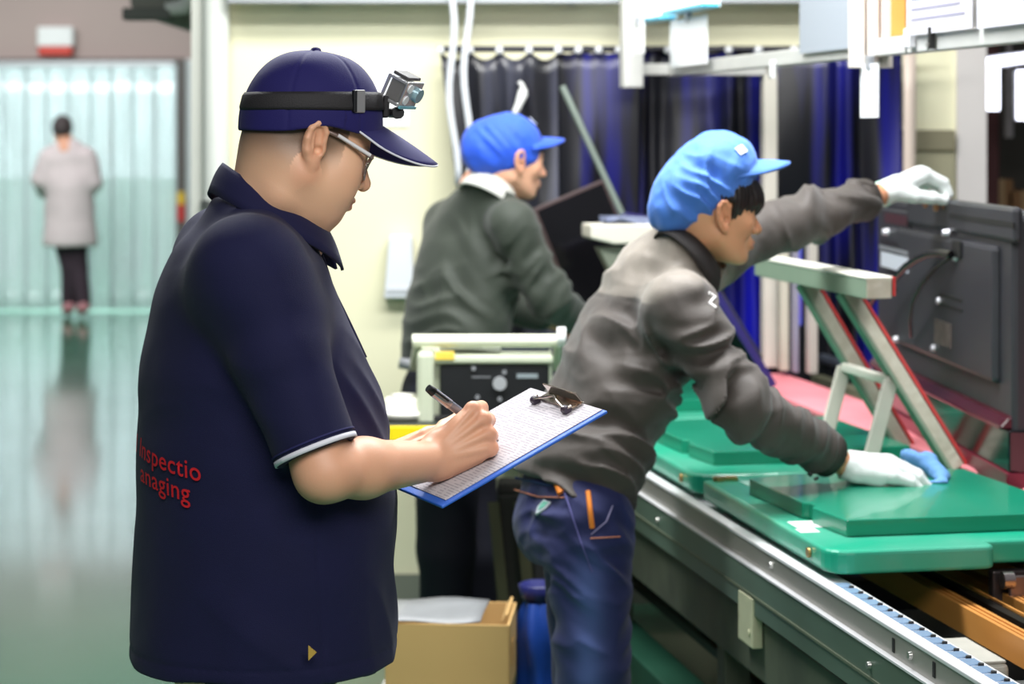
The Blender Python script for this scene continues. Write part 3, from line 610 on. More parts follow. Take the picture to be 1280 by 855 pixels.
d = MB(); d.lathe([(.0, 0), (.052, 0), (.066, .012), (.066, .022), (.05, .024), (.05, .045), (.044, .056), (.0, .058)], n=28); d.build('dish', mat('white_ceramic', (240, 238, 226), rough=.35), ds)
d = MB(); d.lathe([(.03, .057), (.034, .064), (.0, .066)], n=20); d.build('lid_knob', MATS['white_ceramic'], ds)
# carton on a lower white and red box
CARD = mat('cardboard', (206, 168, 108), rough=.8, var=.12, vscale=5, c2=(184, 146, 90))
cx0 = thing('carton', 'open brown cardboard carton with a grey sheet on top', 'carton', (-.145, 5.24, .262), math.radians(-4), group='cartons on the floor')
w, dp, h = .29, .25, .165
for nm, c, s in (('front_panel', (0, -dp/2, h/2), (w, .006, h)), ('rear_panel', (0, dp/2, h/2), (w, .006, h)), ('side_panel', (-w/2, 0, h/2), (.006, dp, h)), ('side_panel', (w/2, 0, h/2), (.006, dp, h)), ('bottom_panel', (0, 0, .004), (w, dp, .006))):
    d = MB(); d.box(c, s); d.build(nm, CARD, cx0)
d = MB(); d.box((w/2-.012, .01, h+.008), (.022, dp*.8, .005), rot('Y', -58)); d.build('flap', CARD, cx0)
d = MB(); d.box((w/2+.0035, -.03, .08), (.002, .05, .06)); d.build('tape_patch', mat('yellow_brown_tape', (200, 150, 70), rough=.4), cx0)
gs = MB(); gs.sheet([[(-.15+.235*j/6+.02*i/4, -.13+.20*i/4, .004*math.sin(j*1.1+i)+.003*i) for j in range(7)] for i in range(5)], (0, 0, .004)); o = gs.build('grey_sheet', mat('grey_plastic_sheet', (140, 142, 144), rough=.4, var=.2, vscale=12)); o.location = (-.16, 5.25, .429); tag(o, 'grey plastic sheet lying across the open carton', 'sheet')
wb_ = thing('storage_box', 'white and red box under the brown carton', 'box', (-.16, 5.24, 0), math.radians(-4), group='cartons on the floor')
d = MB(); d.span(-.15, .15, -.135, .135, 0, .257); d.build('body', mat('box_white', (226, 224, 218), rough=.6), wb_, .004)
d = MB(); d.span(-.14, .05, -.1365, -.1345, .225, .246); d.build('red_band', mat('box_red', (170, 40, 44), rough=.6), wb_)
d = MB(); d.span(-.152, .152, -.137, .137, .253, .261); d.build('lid_rim', MATS['box_white'], wb_, .002)
BAG = mat('blue_bag', (20, 60, 140), rough=.4, var=.3, vscale=10, c2=(12, 36, 96))
bgm = thing('plastic_bag', 'crumpled bright blue plastic bag on the floor beside the carton', 'bag', (.065, 5.36, 0))
P = []
rr = random.Random(4)
for i in range(15):
    z = i/14; r = .095*(1-.62*z**2)+.015*math.sin(z*9); P.append([((r*(1+.16*math.sin(5*t+z*6)+.08*math.sin(9*t-z*8)))*math.cos(t)*.75, r*(1+.16*math.sin(5*t+z*6))*math.sin(t), z*.43) for t in [2*math.pi*k/28 for k in range(29)]])
d = MB(); d.sheet(P); d.build('bag', BAG, bgm)
d = MB(); d.lathe([(.02, .415), (.03, .42), (.042, .44), (.05, .47), (.04, .475), (.0, .43)], n=18); d.build('gathered_neck', mat('navy_neck', (28, 32, 90), rough=.4), bgm)
cab = thing('tool_bin', 'dark olive bin with slanting side straps behind the blue bag', 'bin', (.10, 5.95, 0))
d = MB(); d.span(-.14, .12, -.14, .14, .0, .62); d.build('body', mat('olive_black_bin', (30, 30, 24), rough=.6, var=.4, vscale=9), cab, .01)
for x in (-.10, -.03, .06):
    d = MB(); d.bar((x, -.15, .10), (x-.05, -.15, .60), .03, .012, (0, 1, 0)); d.build('strap', mat('olive_strap', (84, 82, 58), rough=.6, var=.3, vscale=12), cab, .002)
# ------------------------------------------------------------------ figures: distance fields turned into continuous skins
F32 = np.float32
def A_(v): return np.array(v, F32)
def cone(P, a, b, ra, rb):
    a = A_(a); b = A_(b); ab = b-a; t = np.clip(((P-a) @ ab)/max(float(ab @ ab), 1e-9), 0, 1)
    return np.linalg.norm(P-a-t[:, None]*ab, axis=1)-(ra+(rb-ra)*t)
def sph(P, c, r): return np.linalg.norm(P-A_(c), axis=1)-F32(r)
def ell(P, c, r, R=None):
    q = P-A_(c)
    if R is not None: q = q @ R
    r = A_(r); k0 = np.linalg.norm(q/r, axis=1); k1 = np.linalg.norm(q/(r*r), axis=1)+F32(1e-6)
    return k0*(k0-1)/k1
def boxd(P, c, h, R=None, r=0.):
    q = P-A_(c)
    if R is not None: q = q @ R
    q = np.abs(q)-A_(h)+F32(r)
    return np.linalg.norm(np.maximum(q, 0), axis=1)+np.minimum(q.max(axis=1), 0)-F32(r)
def smin(a, b, k):
    h = np.maximum(k-np.abs(a-b), 0)/k
    return np.minimum(a, b)-h*h*(k*F32(.25))
def smax(a, b, k): return -smin(-a, -b, k)
def near(P, c, r, f, far=.03):
    """evaluate f only near the sphere (c, r)"""
    d = np.linalg.norm(P-A_(c), axis=1)-F32(r); m = d < far; out = d+F32(.02)
    if m.any(): out[m] = f(P[m])
    return out
def tab(zs, vs, n=96):
    """smooth monotone-ish interpolation table"""
    zs = np.array(zs, float); vs = np.array(vs, float); o = np.argsort(zs); zs = zs[o]; vs = vs[o]
    m = np.gradient(vs, zs); t = np.linspace(zs[0], zs[-1], n); i = np.clip(np.searchsorted(zs, t)-1, 0, len(zs)-2)
    h = zs[i+1]-zs[i]; u = (t-zs[i])/h
    y = (2*u**3-3*u**2+1)*vs[i]+(u**3-2*u**2+u)*h*m[i]+(-2*u**3+3*u**2)*vs[i+1]+(u**3-u**2)*h*m[i+1]
    return t, y
class Loft:
    """a body of elliptical sections along local z; rows: (z, centre x, centre y, half x, half y)"""
    def __init__(s, rows, p=2.0):
        r = np.array(rows, float); s.t = [tab(r[:, 0], r[:, k]) for k in range(1, 5)]; s.z0 = r[:, 0].min(); s.z1 = r[:, 0].max(); s.p = p
    def at(s, z): return [np.interp(z, *t).astype(F32) for t in s.t]
    def __call__(s, q, cap=.02):
        z = q[:, 2]; cx, cy, ax, ay = s.at(z); x = (q[:, 0]-cx); y = (q[:, 1]-cy)
        if s.p == 2: k0 = np.sqrt((x/ax)**2+(y/ay)**2); k1 = np.sqrt((x/ax**2)**2+(y/ay**2)**2)+F32(1e-6); d = k0*(k0-1)/k1
        else:
            k0 = ((np.abs(x)/ax)**s.p+(np.abs(y)/ay)**s.p)**(1/s.p); d = (k0-1)*np.minimum(ax, ay)
        return smax(d, np.maximum(z-F32(s.z1), F32(s.z0)-z), cap)
class Frame:
    """local axes: x forward, y left, z up"""
    def __init__(s, o, fwd, up=(0, 0, 1), scale=1.):
        f = Vector(fwd).normalized(); u = Vector(up); l = u.cross(f).normalized(); u = f.cross(l)
        s.o = A_(o); s.R = np.array([f, l, u], F32).T; s.s = scale
    def loc(s, P): return ((P-s.o) @ s.R)/F32(s.s)
    def pt(s, q): return Vector((s.o+s.R @ (A_(q)*s.s)).tolist())
    def vec(s, q): return Vector((s.R @ A_(q)).tolist())
def pitched(yaw, pitch, roll=0.):
    """forward and up vectors for a heading (deg, 0 = image right, positive = away), nose-down pitch and roll"""
    cy, sy = math.cos(math.radians(yaw)), math.sin(math.radians(yaw)); cp, sp = math.cos(math.radians(pitch)), math.sin(math.radians(pitch))
    f = Vector((cy*cp, sy*cp, -sp)); u = Vector((cy*sp, sy*sp, cp))
    if roll: u = Matrix.Rotation(math.radians(roll), 3, f) @ u
    return f, u
def wrinkles(P, L):
    """sum of local fold bundles: (centre, radius, direction across the folds, wavelength, depth, bend)"""
    out = np.zeros(len(P), F32)
    for n, (c, rad, dr, wl, amp, bend) in enumerate(L):
        q = P-A_(c); r2 = (q*q).sum(1)/F32(rad*rad); m = r2 < 5
        if not m.any(): continue
        q = q[m]; dr = Vector(dr).normalized(); ot = dr.orthogonal().normalized(); o2 = dr.cross(ot)
        a = q @ A_(dr)/F32(wl); b = q @ A_(ot)/F32(wl); e = q @ A_(o2)/F32(wl)
        a = a+F32(.28*bend)*np.sin(b*1.1+n)+F32(.22*bend)*np.sin(e*1.4+2*n)
        w = vnoise(np.stack([a*1.7, b*.42, e*.42], 1).astype(F32), 1., n+3); v = 1-np.abs(w)*2.6
        out[m] += F32(amp*1.5)*v*np.exp(-r2[m])
    return out
def vnoise(P, f, seed=0):
    """smooth value noise in -1..1"""
    q = P*F32(f)+F32(seed*7.3+100); i = np.floor(q).astype(np.int64); u = (q-i).astype(F32); u = u*u*(3-2*u)
    def hsh(x, y, z):
        n = (x*374761393+y*668265263+z*1440662683+seed*974711) & 0x7fffffff
        n = ((n ^ (n >> 13))*1274126177) & 0x7fffffff
        return (((n ^ (n >> 16)) & 0xffff)/32767.5-1).astype(F32)
    r = 0
    for dx in (0, 1):
        for dy in (0, 1):
            for dz in (0, 1):
                w = (u[:, 0] if dx else 1-u[:, 0])*(u[:, 1] if dy else 1-u[:, 1])*(u[:, 2] if dz else 1-u[:, 2])
                r = r+w*hsh(i[:, 0]+dx, i[:, 1]+dy, i[:, 2]+dz)
    return r
def skin(name, f, lo, hi, h, m, parent=None, color=None, slack=1.35):
    """surface nets over the blocks of a sparse grid that meet the zero level of f"""
    lo = np.array(lo, float); hi = np.array(hi, float); B = 8; S = B*h
    nb = np.ceil((hi-lo)/S).astype(int); g = np.stack(np.meshgrid(*[np.arange(n) for n in nb], indexing='ij'), -1).reshape(-1, 3)
    c = (lo+(g+.5)*S).astype(F32); act = []
    for i in range(0, len(c), 200000): act.append(np.abs(f(c[i:i+200000])) < S*.87*slack)
    g = g[np.concatenate(act)]
    off = np.stack(np.meshgrid(*[np.arange(B+1)]*3, indexing='ij'), -1).reshape(-1, 3)
    NY, NZ = int(nb[1]*B+4), int(nb[2]*B+4); gid = lambda a: (a[..., 0]*NY+a[..., 1])*NZ+a[..., 2]
    ids, pos, quads = [], [], []
    corners = [(x, y, z) for x in (0, 1) for y in (0, 1) for z in (0, 1)]
    edges = [(a, b) for a in range(8) for b in range(a+1, 8) if sum(abs(corners[a][k]-corners[b][k]) for k in range(3)) == 1]
    for i in range(0, len(g), 400):
        gb = g[i:i+400]; pi = gb[:, None, :]*B+off[None]; P = (lo+pi.reshape(-1, 3)*h).astype(F32)
        V = f(P).reshape(len(gb), B+1, B+1, B+1).astype(F32); sgn = V < 0
        cs = np.zeros((len(gb), B, B, B), np.int8)
        for x, y, z in corners: cs += sgn[:, x:x+B, y:y+B, z:z+B]
        k = np.argwhere((cs > 0) & (cs < 8))
        if len(k):
            vals = np.stack([V[k[:, 0], k[:, 1]+x, k[:, 2]+y, k[:, 3]+z] for x, y, z in corners], 1)
            acc = np.zeros((len(k), 3)); n = np.zeros(len(k))
            for a, b in edges:
                va, vb = vals[:, a], vals[:, b]; mk = (va < 0) != (vb < 0); t = np.where(mk, va/np.where(mk, va-vb, 1), 0)
                acc += np.where(mk[:, None], np.array(corners[a])+t[:, None]*(np.array(corners[b])-np.array(corners[a])), 0); n += mk
            cell = gb[k[:, 0]]*B+k[:, 1:]; ids.append(gid(cell)); pos.append(lo+(cell+acc/n[:, None])*h)
        for ax in range(3):
            b1, c1 = [(1, 2), (2, 0), (0, 1)][ax]
            s0 = sgn[:, :B, :B, :B]; sl = [slice(0, B)]*3; sl[ax] = slice(1, B+1); s1 = sgn[:, sl[0], sl[1], sl[2]]
            k = np.argwhere(s0 != s1)
            if not len(k): continue
            p = gb[k[:, 0]]*B+k[:, 1:]; e1 = np.zeros(3, int); e1[b1] = 1; e2 = np.zeros(3, int); e2[c1] = 1
            q = np.stack([gid(p-e1-e2), gid(p-e2), gid(p), gid(p-e1)], 1); ins = s0[k[:, 0], k[:, 1], k[:, 2], k[:, 3]]
            q[~ins] = q[~ins][:, ::-1]; quads.append(q)
    ids = np.concatenate(ids); pos = np.concatenate(pos); quads = np.concatenate(quads)
    o = np.argsort(ids); ids = ids[o]; pos = pos[o]
    ix = np.searchsorted(ids, quads); ix = np.clip(ix, 0, len(ids)-1); ok = (ids[ix] == quads).all(1); ix = ix[ok]
    me = bpy.data.meshes.new(name); me.vertices.add(len(pos)); me.vertices.foreach_set('co', pos.astype(F32).ravel())
    me.loops.add(len(ix)*4); me.loops.foreach_set('vertex_index', ix.astype(np.int32).ravel())
    me.polygons.add(len(ix)); me.polygons.foreach_set('loop_start', np.arange(0, len(ix)*4, 4, dtype=np.int32))
    try: me.polygons.foreach_set('loop_total', np.full(len(ix), 4, np.int32))
    except Exception: pass
    me.polygons.foreach_set('use_smooth', np.ones(len(ix), bool)); me.update(calc_edges=True)
    me.materials.append(m)
    if color is not None:
        a = me.color_attributes.new('Col', 'FLOAT_COLOR', 'POINT'); cc = np.ones((len(pos), 4), F32); cc[:, :3] = color(pos.astype(F32)); a.data.foreach_set('color', cc.ravel())
    return link(bpy.data.objects.new(name, me), parent)
def lc(c): return np.array(lin(c), F32)
def mixc(a, b, t): return a*(1-t[:, None])+b*t[:, None]
def sstep(a, b, x): t = np.clip((x-a)/(b-a), 0, 1); return t*t*(3-2*t)

# ---------------- head in local axes (origin between the ear canals, adult size)
def head_sdf(q, fat=0.):
    d = ell(q, (-.004, 0, .044), (.098, .077, .084))
    d = smin(d, ell(q, (-.040, 0, .012), (.062, .064, .070)), .03)
    d = smin(d, ell(q, (.033, 0, -.020), (.056, .058+fat*.4, .086)), .03)
    qa = q.copy(); qa[:, 1] = np.abs(qa[:, 1])
    d = smin(d, cone(qa, (-.004, .050+fat*.3, -.045), (.060, .022, -.088+fat*.9), .018+fat, .016), .03)
    d = smin(d, sph(q, (.074, 0, -.089+fat*.8), .0185), .02)
    d = smin(d, sph(qa, (.057, .040, -.012), .024+fat*.5), .025)
    if fat: d = smin(d, ell(qa, (.052, .034, -.046), (.036, .032, .036)), .03); d = smin(d, ell(q, (.034, 0, -.088), (.045, .046, .026)), .03); d = smin(d, cone(qa, (-.010, .042, -.045), (-.02, .040, -.085), .024, .030), .03)
    d = smin(d, cone(qa, (.073, .036, .024), (.085, .006, .020), .012, .011), .015)
    d = smax(d, -sph(qa, (.099, .032, .003), .015), .012)
    d = smin(d, ell(qa, (.0765, .0315, .004), (.0125, .0155, .0105)), .004)
    d = smax(d, -boxd(qa, (.090, .0315, .000), (.006, .0115, .0011)), .0015)
    d = smin(d, cone(q, (.087, 0, .016), (.110, 0, -.020), .0085, .0105), .012)
    d = smin(d, sph(q, (.109, 0, -.023), .0115), .006)
    d = smin(d, sph(qa, (.099, .0125, -.026), .0085), .006)
    d = smax(d, -sph(qa, (.106, .0062, -.0345), .0038), .002)
    d = smin(d, ell(q, (.081, 0, -.055), (.020, .026, .020)), .012)
    d = smin(d, cone(qa, (.1010, .004, -.0530), (.089, .022, -.0575), .0058, .003), .004)
    d = smin(d, cone(qa, (.0985, .004, -.0650), (.088, .020, -.0605), .0066, .003), .004)
    d = smax(d, -cone(qa, (.108, 0, -.0588), (.090, .025, -.0595), .0016, .0012), .002)
    # ears
    m = qa[:, 1] > .045
    if m.any():
        e = (qa[m]-A_((-.007, .0770, .002)))/F32(1.16); t = math.radians(15)
        Re = np.array([[math.cos(t), math.sin(t)*-1, 0], [math.sin(t), math.cos(t), 0], [0, 0, 1]], F32)    # opens backwards
        e = e @ Re.T; t = math.radians(-10); x = e[:, 0]*math.cos(t)-e[:, 2]*math.sin(t); z = e[:, 0]*math.sin(t)+e[:, 2]*math.cos(t); e = np.stack([x, e[:, 1], z], 1).astype(F32)
        de = ell(e, (-.004, .003, .002), (.0185, .0060, .0300))
        de = smax(de, -ell(e, (-.0025, .0105, .004), (.0130, .0065, .0205)), .003)
        hx = [(.008, .007, .004), (.0075, .009, .018), (.002, .0095, .0275), (-.008, .0095, .0285), (-.0165, .009, .020), (-.0185, .008, .006), (-.015, .007, -.010), (-.008, .006, -.022)]
        for a, b in zip(hx[:-1], hx[1:]): de = smin(de, cone(e, a, b, .0036, .0036), .004)
        de = smin(de, cone(e, (-.010, .006, .014), (-.008, .006, -.010), .0028, .0032), .004)
        de = smin(de, ell(e, (-.001, .004, -.0265), (.0085, .0058, .0095)), .006)
        de = smin(de, ell(e, (.009, .004, -.006), (.0045, .005, .008)), .005)
        de = smax(de, -sph(e, (.002, .006, -.007), .0062), .003)
        dm = d[m]; d[m] = smin(dm, de*F32(1.16), .006)
    return d
def head_tone(q, base, lip=(178, 104, 92), flush=(226, 150, 120)):
    c = np.tile(lc(base), (len(q), 1)); y = np.abs(q[:, 1])
    c = mixc(c, lc(flush), .35*np.exp(-((q[:, 0]-.06)**2+(y-.045)**2+(q[:, 2]+.022)**2)/.0007))
    c = mixc(c, lc(flush), .45*np.exp(-((q[:, 0]-.11)**2+y**2+(q[:, 2]+.022)**2)/.0004))
    c = mixc(c, lc(flush), .35*sstep(.072, .082, y))
    lm = np.exp(-(((q[:, 2]+.059)/.0085)**4))*(q[:, 0] > .085)*sstep(.028, .018, y)*sstep(.088, .094, q[:, 0])
    return mixc(c, lc(lip), .75*lm)
def brows(q): return np.exp(-(((q[:, 2]-.026-.25*(.036-np.abs(np.abs(q[:, 1])-.036))*.4)/.0042)**4))*sstep(.012, .018, np.abs(q[:, 1]))*sstep(.058, .050, np.abs(q[:, 1]))*sstep(.06, .07, q[:, 0])

# ---------------- hands
class Hand:
    """wrist point, x towards the fingers, y towards the thumb; z = back of the hand"""
    def __init__(s, wrist, x, y, left=False, scale=1., flex=None, thumb=None, spread=(6, 1, -4, -10), fat=1.):
        x = Vector(x).normalized(); y = Vector(y); y = (y-x*y.dot(x)).normalized(); z = x.cross(y)
        if left: z = -z
        s.w = Vector(wrist); s.x, s.y, s.z, s.k = x, y, z, scale; k = scale
        def L(a, b, c): return s.w+(x*a+y*b+z*c)*k
        s.L = L; kn = [(.092, .031, .004), (.096, .010, .007), (.091, -.012, .005), (.083, -.031, .0)]; s.kn = [L(*q) for q in kn]
        s.palm = [(L(.0, .012, 0), L(.088, .029, -.002), .0185*k, .0125*k), (L(.0, .004, 0), L(.090, .010, 0), .0190*k, .0130*k),
                  (L(.0, -.006, 0), L(.086, -.012, -.001), .0185*k, .0125*k), (L(.0, -.014, -.001), L(.078, -.030, -.004), .0165*k, .0115*k),
                  (L(.012, -.022, -.010), L(.060, -.030, -.014), .012*k, .010*k)]
        ln = [(.046, .027, .021), (.051, .031, .022), (.047, .029, .022), (.037, .021, .019)]; rd = [(.0102, .0090, .0082, .0066), (.0104, .0092, .0084, .0068), (.0098, .0087, .0078, .0064), (.0086, .0076, .0068, .0056)]
        flex = flex or [(35, 40, 25)]*4; s.fingers = []; s.tips = []
        for i in range(4):
            p = s.kn[i]-z*.003*k; a = 0.; ch = []; sp = math.radians(spread[i]); xs = x*math.cos(sp)+y*math.sin(sp)
            for j in range(3):
                a += math.radians(flex[i][j]); d = xs*math.cos(a)-z*math.sin(a); q = p+d*ln[i][j]*k
                ch.append((p, q, rd[i][j]*k*fat, rd[i][j+1]*k*fat)); p = q
            s.fingers.append(ch); s.tips.append(p)
        th = thumb or [(.62, .70, -.35), (.85, .45, -.3), (.95, .15, -.25)]; p = L(.018, .020, -.008); ch = []
        for v, l, r0, r1 in zip(th, (.044, .035, .028), (.0160, .0115, .0100), (.0118, .0100, .0075)):
            v = Vector(v).normalized(); q = p+(x*v.x+y*v.y+z*v.z)*l*k; ch.append((p, q, r0*k*fat, r1*k*fat)); p = q
        s.thumb = ch; s.tips.append(p); s.c = L(.07, 0, -.02); s.r = .135*k
    seg = (3, 3, 3, 3); off = 0.; fk = .0022
    def f(s, P):
        d = None
        for c in s.palm: v = cone(P, *c); d = v if d is None else smin(d, v, .010)
        for (px_, py_, pz_), yy in zip(((.084, .029, .012), (.088, .010, .0145), (.083, -.011, .0125), (.075, -.028, .008)), (.012, .004, -.004, -.010)): d = smin(d, cone(P, s.L(.022, yy, .015), s.L(px_, py_, pz_), .003*s.k, .0042*s.k), .007)
        for i, p in enumerate(s.kn): d = smin(d, sph(P, p-s.z*.004*s.k, .0105*s.k), .006)
        t = None
        for c in s.thumb: v = cone(P, *c); t = v if t is None else smin(t, v, .004)
        d = smin(d, t, .012); fs = None
        for ch, ns in zip(s.fingers, s.seg):
            t = None
            for c in ch[:ns]: v = cone(P, *c); t = v if t is None else smin(t, v, .003)
            fs = t if fs is None else smin(fs, t, s.fk)
        return smin(d, fs, .006)-F32(s.off)
    def __call__(s, P): return near(P, s.c, s.r, s.f)

def hit(f, px, py, Y0, Y1=None, off=0.):
    """first point of the skin f on the sight line of a photograph pixel, searched from depth Y0"""
    o = W(px, py, Y0); d = (W(px, py, Y0+1)-o).normalized(); t = 0.; best = (9., 0.)
    for _ in range(60):
        v = float(f(A_([o+d*t]))[0])-off
        if v < best[0]: best = (v, t)
        if v < .0004 or t > 2: break
        t += v*.8
    return o+d*best[1]
def grad(f, p, e=.004):
    P = np.array([p+Vector(q)*e for q in ((1, 0, 0), (-1, 0, 0), (0, 1, 0), (0, -1, 0), (0, 0, 1), (0, 0, -1))], F32); v = f(P)
    return Vector((float(v[0]-v[1]), float(v[2]-v[3]), float(v[4]-v[5]))).normalized()
def line_on(f, pix, Y0, r, name, m, parent, n=8, off=.0):
    """a thin cord laid on the skin f along a picture polyline"""
    pts = []
    for (a, b) in zip(pix[:-1], pix[1:]):
        for i in range(n): pts.append(hit(f, a[0]+(b[0]-a[0])*i/n, a[1]+(b[1]-a[1])*i/n, Y0, off=off))
    pts.append(hit(f, *pix[-1], Y0, off=off)); d = MB(); d.tube(pts, r, 6); return d.build(name, m, parent)
def bound(P, pts, pad, f):
    c = sum((Vector(p) for p in pts), Vector())/len(pts); r = max((Vector(p)-c).length for p in pts)+pad
    return near(P, c, r, f, .04)
def limb(P, pts, radii, k=.02):
    d = None
    for a, b, ra, rb in zip(pts[:-1], pts[1:], radii[:-1], radii[1:]): v = cone(P, a, b, ra, rb); d = v if d is None else smin(d, v, k)
    return d
def shoe_on(an, fwd, parent, m, h=.007):
    f = lambda P: smax(smin(cone(P, an+Vector((0, 0, -.02)), an+fwd*.16-Vector((0, 0, .045)), .05, .042), cone(P, an-fwd*.04-Vector((0, 0, .03)), an+Vector((0, 0, .0)), .045, .048), .02), -P[:, 2], .004)
    return skin('shoe', f, tuple(an-Vector((.25, .25, .12))), tuple(an+Vector((.25, .25, .1))), h, m, parent)
# ------------------------------------------------------------------ the inspector with the clipboard
SKIN = mat('skin', (210, 150, 116), rough=.48, attr='Col', sss=.12, bump=.06, bscale=420)
NAVY = mat('navy_pique', (17, 18, 58), rough=.8, var=.25, vscale=14, c2=(12, 13, 44), bump=.25, bscale=900, sheen=.06, spec=.3)
NAVYC = mat('navy_twill', (27, 22, 88), rough=.75, var=.2, vscale=12, c2=(20, 17, 70), bump=.2, bscale=700, sheen=.06, spec=.3)
BF, BU = pitched(20, 0)
T = Frame((-.405, 3.42, 0), BF)                       # trunk axes: x forward, y left
HF, HU = pitched(21, 21)
hr = HF.cross(HU).normalized()
HD = Frame(W(398, 184, 3.345)-hr*.072, HF, HU, 1.0)
shR = W(311, 340, 3.25); elR = W(405, 590, 3.19); wrR = W(541, 576, 3.365)
shL = T.pt((-.010, .165, 1.385)); elL = T.pt((.03, .26, 1.10)); wrL = Vector((-.215, 3.655, 1.035))
C1, C2, C3, C4 = [Vector(v) for v in ((-.10706, 3.28482, 1.02485), (.14981, 3.42784, 1.15119), (.03357, 3.62594, 1.16326), (-.2233, 3.48292, 1.03692))]
bx = (C2-C1).normalized(); by = (C4-C1).normalized(); bn = bx.cross(by).normalized()
handR = Hand(wrR, (.80, .24, .49), (-.50, .2, .80), scale=1.06, flex=[(66, 62, 30), (74, 66, 35), (78, 70, 40), (80, 70, 40)],
             thumb=[(.75, .35, -.75), (.88, .05, -.5), (.85, -.35, -.35)], spread=(0, 0, 0, -1), fat=1.18); handR.fk = .006
handL = Hand(wrL, bx*.85-by*.5, -bn*.2-by*.5+bx*.3, left=True, flex=[(10, 15, 10)]*4, thumb=[(.6, .6, .3), (.8, .3, .3), (.9, .1, .2)])
legs = []
for sy in (-1, 1):
    hp = T.pt((-.01, .10*sy, .86)); kn = T.pt((.02, .11*sy, .47)); an = T.pt((-.01, .115*sy, .09)); legs.append((hp, kn, an))
trunk = Loft([(.72, .0, 0, .13, .15), (.95, .01, 0, .165, .165), (1.15, .0, 0, .155, .165), (1.30, -.012, 0, .125, .165), (1.39, -.016, 0, .09, .13), (1.46, -.01, 0, .06, .07)])
def insp_neck(P):
    q = HD.loc(P)
    d = cone(P, HD.pt((-.026, 0, -.035)), T.pt((.0, 0, 1.43)), .064, .068)
    d = smin(d, cone(P, HD.pt((.024, 0, -.066)), T.pt((.055, 0, 1.42)), .048, .055), .03)
    return smin(d, ell(q, (-.043, 0, -.030), (.050, .058, .050)), .03)
def insp_body(P):
    d = near(P, HD.pt((.0, 0, 0)), .16, lambda p: head_sdf(HD.loc(p), .010))
    d = smin(d, near(P, HD.pt((-.02, 0, -.09)), .17, insp_neck), .022)
    d = smin(d, trunk(T.loc(P)), .03)
    for a, b, c, hd in ((shR, elR, wrR, handR), (shL, elL, wrL, handL)):
        def arm(P):
            da = cone(P, a, b, .050, .040); da = smin(da, cone(P, b, b.lerp(c, .35), .040, .043), .03); return smin(da, cone(P, b.lerp(c, .35), c, .043, .030), .02)
        d = smin(d, smin(bound(P, (a, b, c), .06, arm), hd(P), .012), .02)
    for hp, k, an in legs:
        d = smin(d, bound(P, (hp, k, an), .17, lambda P: smin(smin(cone(P, hp, k, .075, .05), cone(P, k, an, .052, .036), .02), cone(P, an, an+BF*.14-Vector((0, 0, .045)), .034, .026), .02)), .02)
    return d
def insp_tone(P):
    q = HD.loc(P); c = head_tone(q, (230, 182, 148), lip=(190, 112, 98), flush=(218, 142, 112))
    hair = sstep(-.058, .016, q[:, 2]+.22*np.maximum(-q[:, 0], 0)-1.1*np.maximum(q[:, 0]-.012, 0))*(q[:, 0] < .04)*(P[:, 2] > 1.48)
    hair = np.maximum(hair, brows(q)*.8)
    c = mixc(c, lc((74, 60, 50)), .86*hair*(np.abs(q[:, 1]) < .076))
    hd = (P[:, 2] < 1.25)
    kn = np.zeros(len(P), F32)
    for p in handR.kn+[ch[0][1] for ch in handR.fingers]: kn += np.exp(-((P-A_(p))**2).sum(1)/.00012)
    return mixc(c, lc((196, 112, 84)), np.clip(kn, 0, 1)*.5*hd)
me = skin('person', insp_body, (-.72, 3.0, -.0), (.06, 3.95, 1.80), .0028, SKIN, None, insp_tone)
tag(me, 'person in navy polo shirt and cap writing on a clipboard', 'person')
insp = me
# polo shirt
polo_l = Loft([(.735, .012, 0, .213, .215), (.80, .012, 0, .211, .215), (.89, .012, 0, .2055, .215), (1.011, .018, 0, .205, .21), (1.10, .012, 0, .199, .205), (1.159, .009, 0, .193, .20),
               (1.22, -.003, 0, .180, .197), (1.294, -.013, 0, .155, .196), (1.345, -.019, 0, .136, .193), (1.385, -.018, 0, .122, .165), (1.415, -.016, 0, .108, .135), (1.445, -.004, 0, .092, .10), (1.49, .012, 0, .080, .080)])
slR = shR.lerp(elR, .90); slL = shL.lerp(elL, .90)
POLOW = [(T.pt((.17, -.12, 1.20)), .13, (.6, 0, .8), .085, .0035, 1.6), (T.pt((.02, -.2, .98)), .17, (.75, -.2, .62), .15, .0035, 1.4), (T.pt((-.14, -.15, 1.25)), .14, (.35, .4, .8), .12, .0028, 1.5),
         (T.pt((.17, -.1, .84)), .14, (.8, -.3, -.4), .11, .003, 1.5), (shR.lerp(elR, .42), .075, (.6, .1, .75), .07, .0025, 1.6), (T.pt((.08, -.10, 1.34)), .09, (.85, .2, -.5), .075, .0025, 1.2), (T.pt((-.08, -.1, .80)), .16, (.5, .8, .2), .16, .004, .8)]
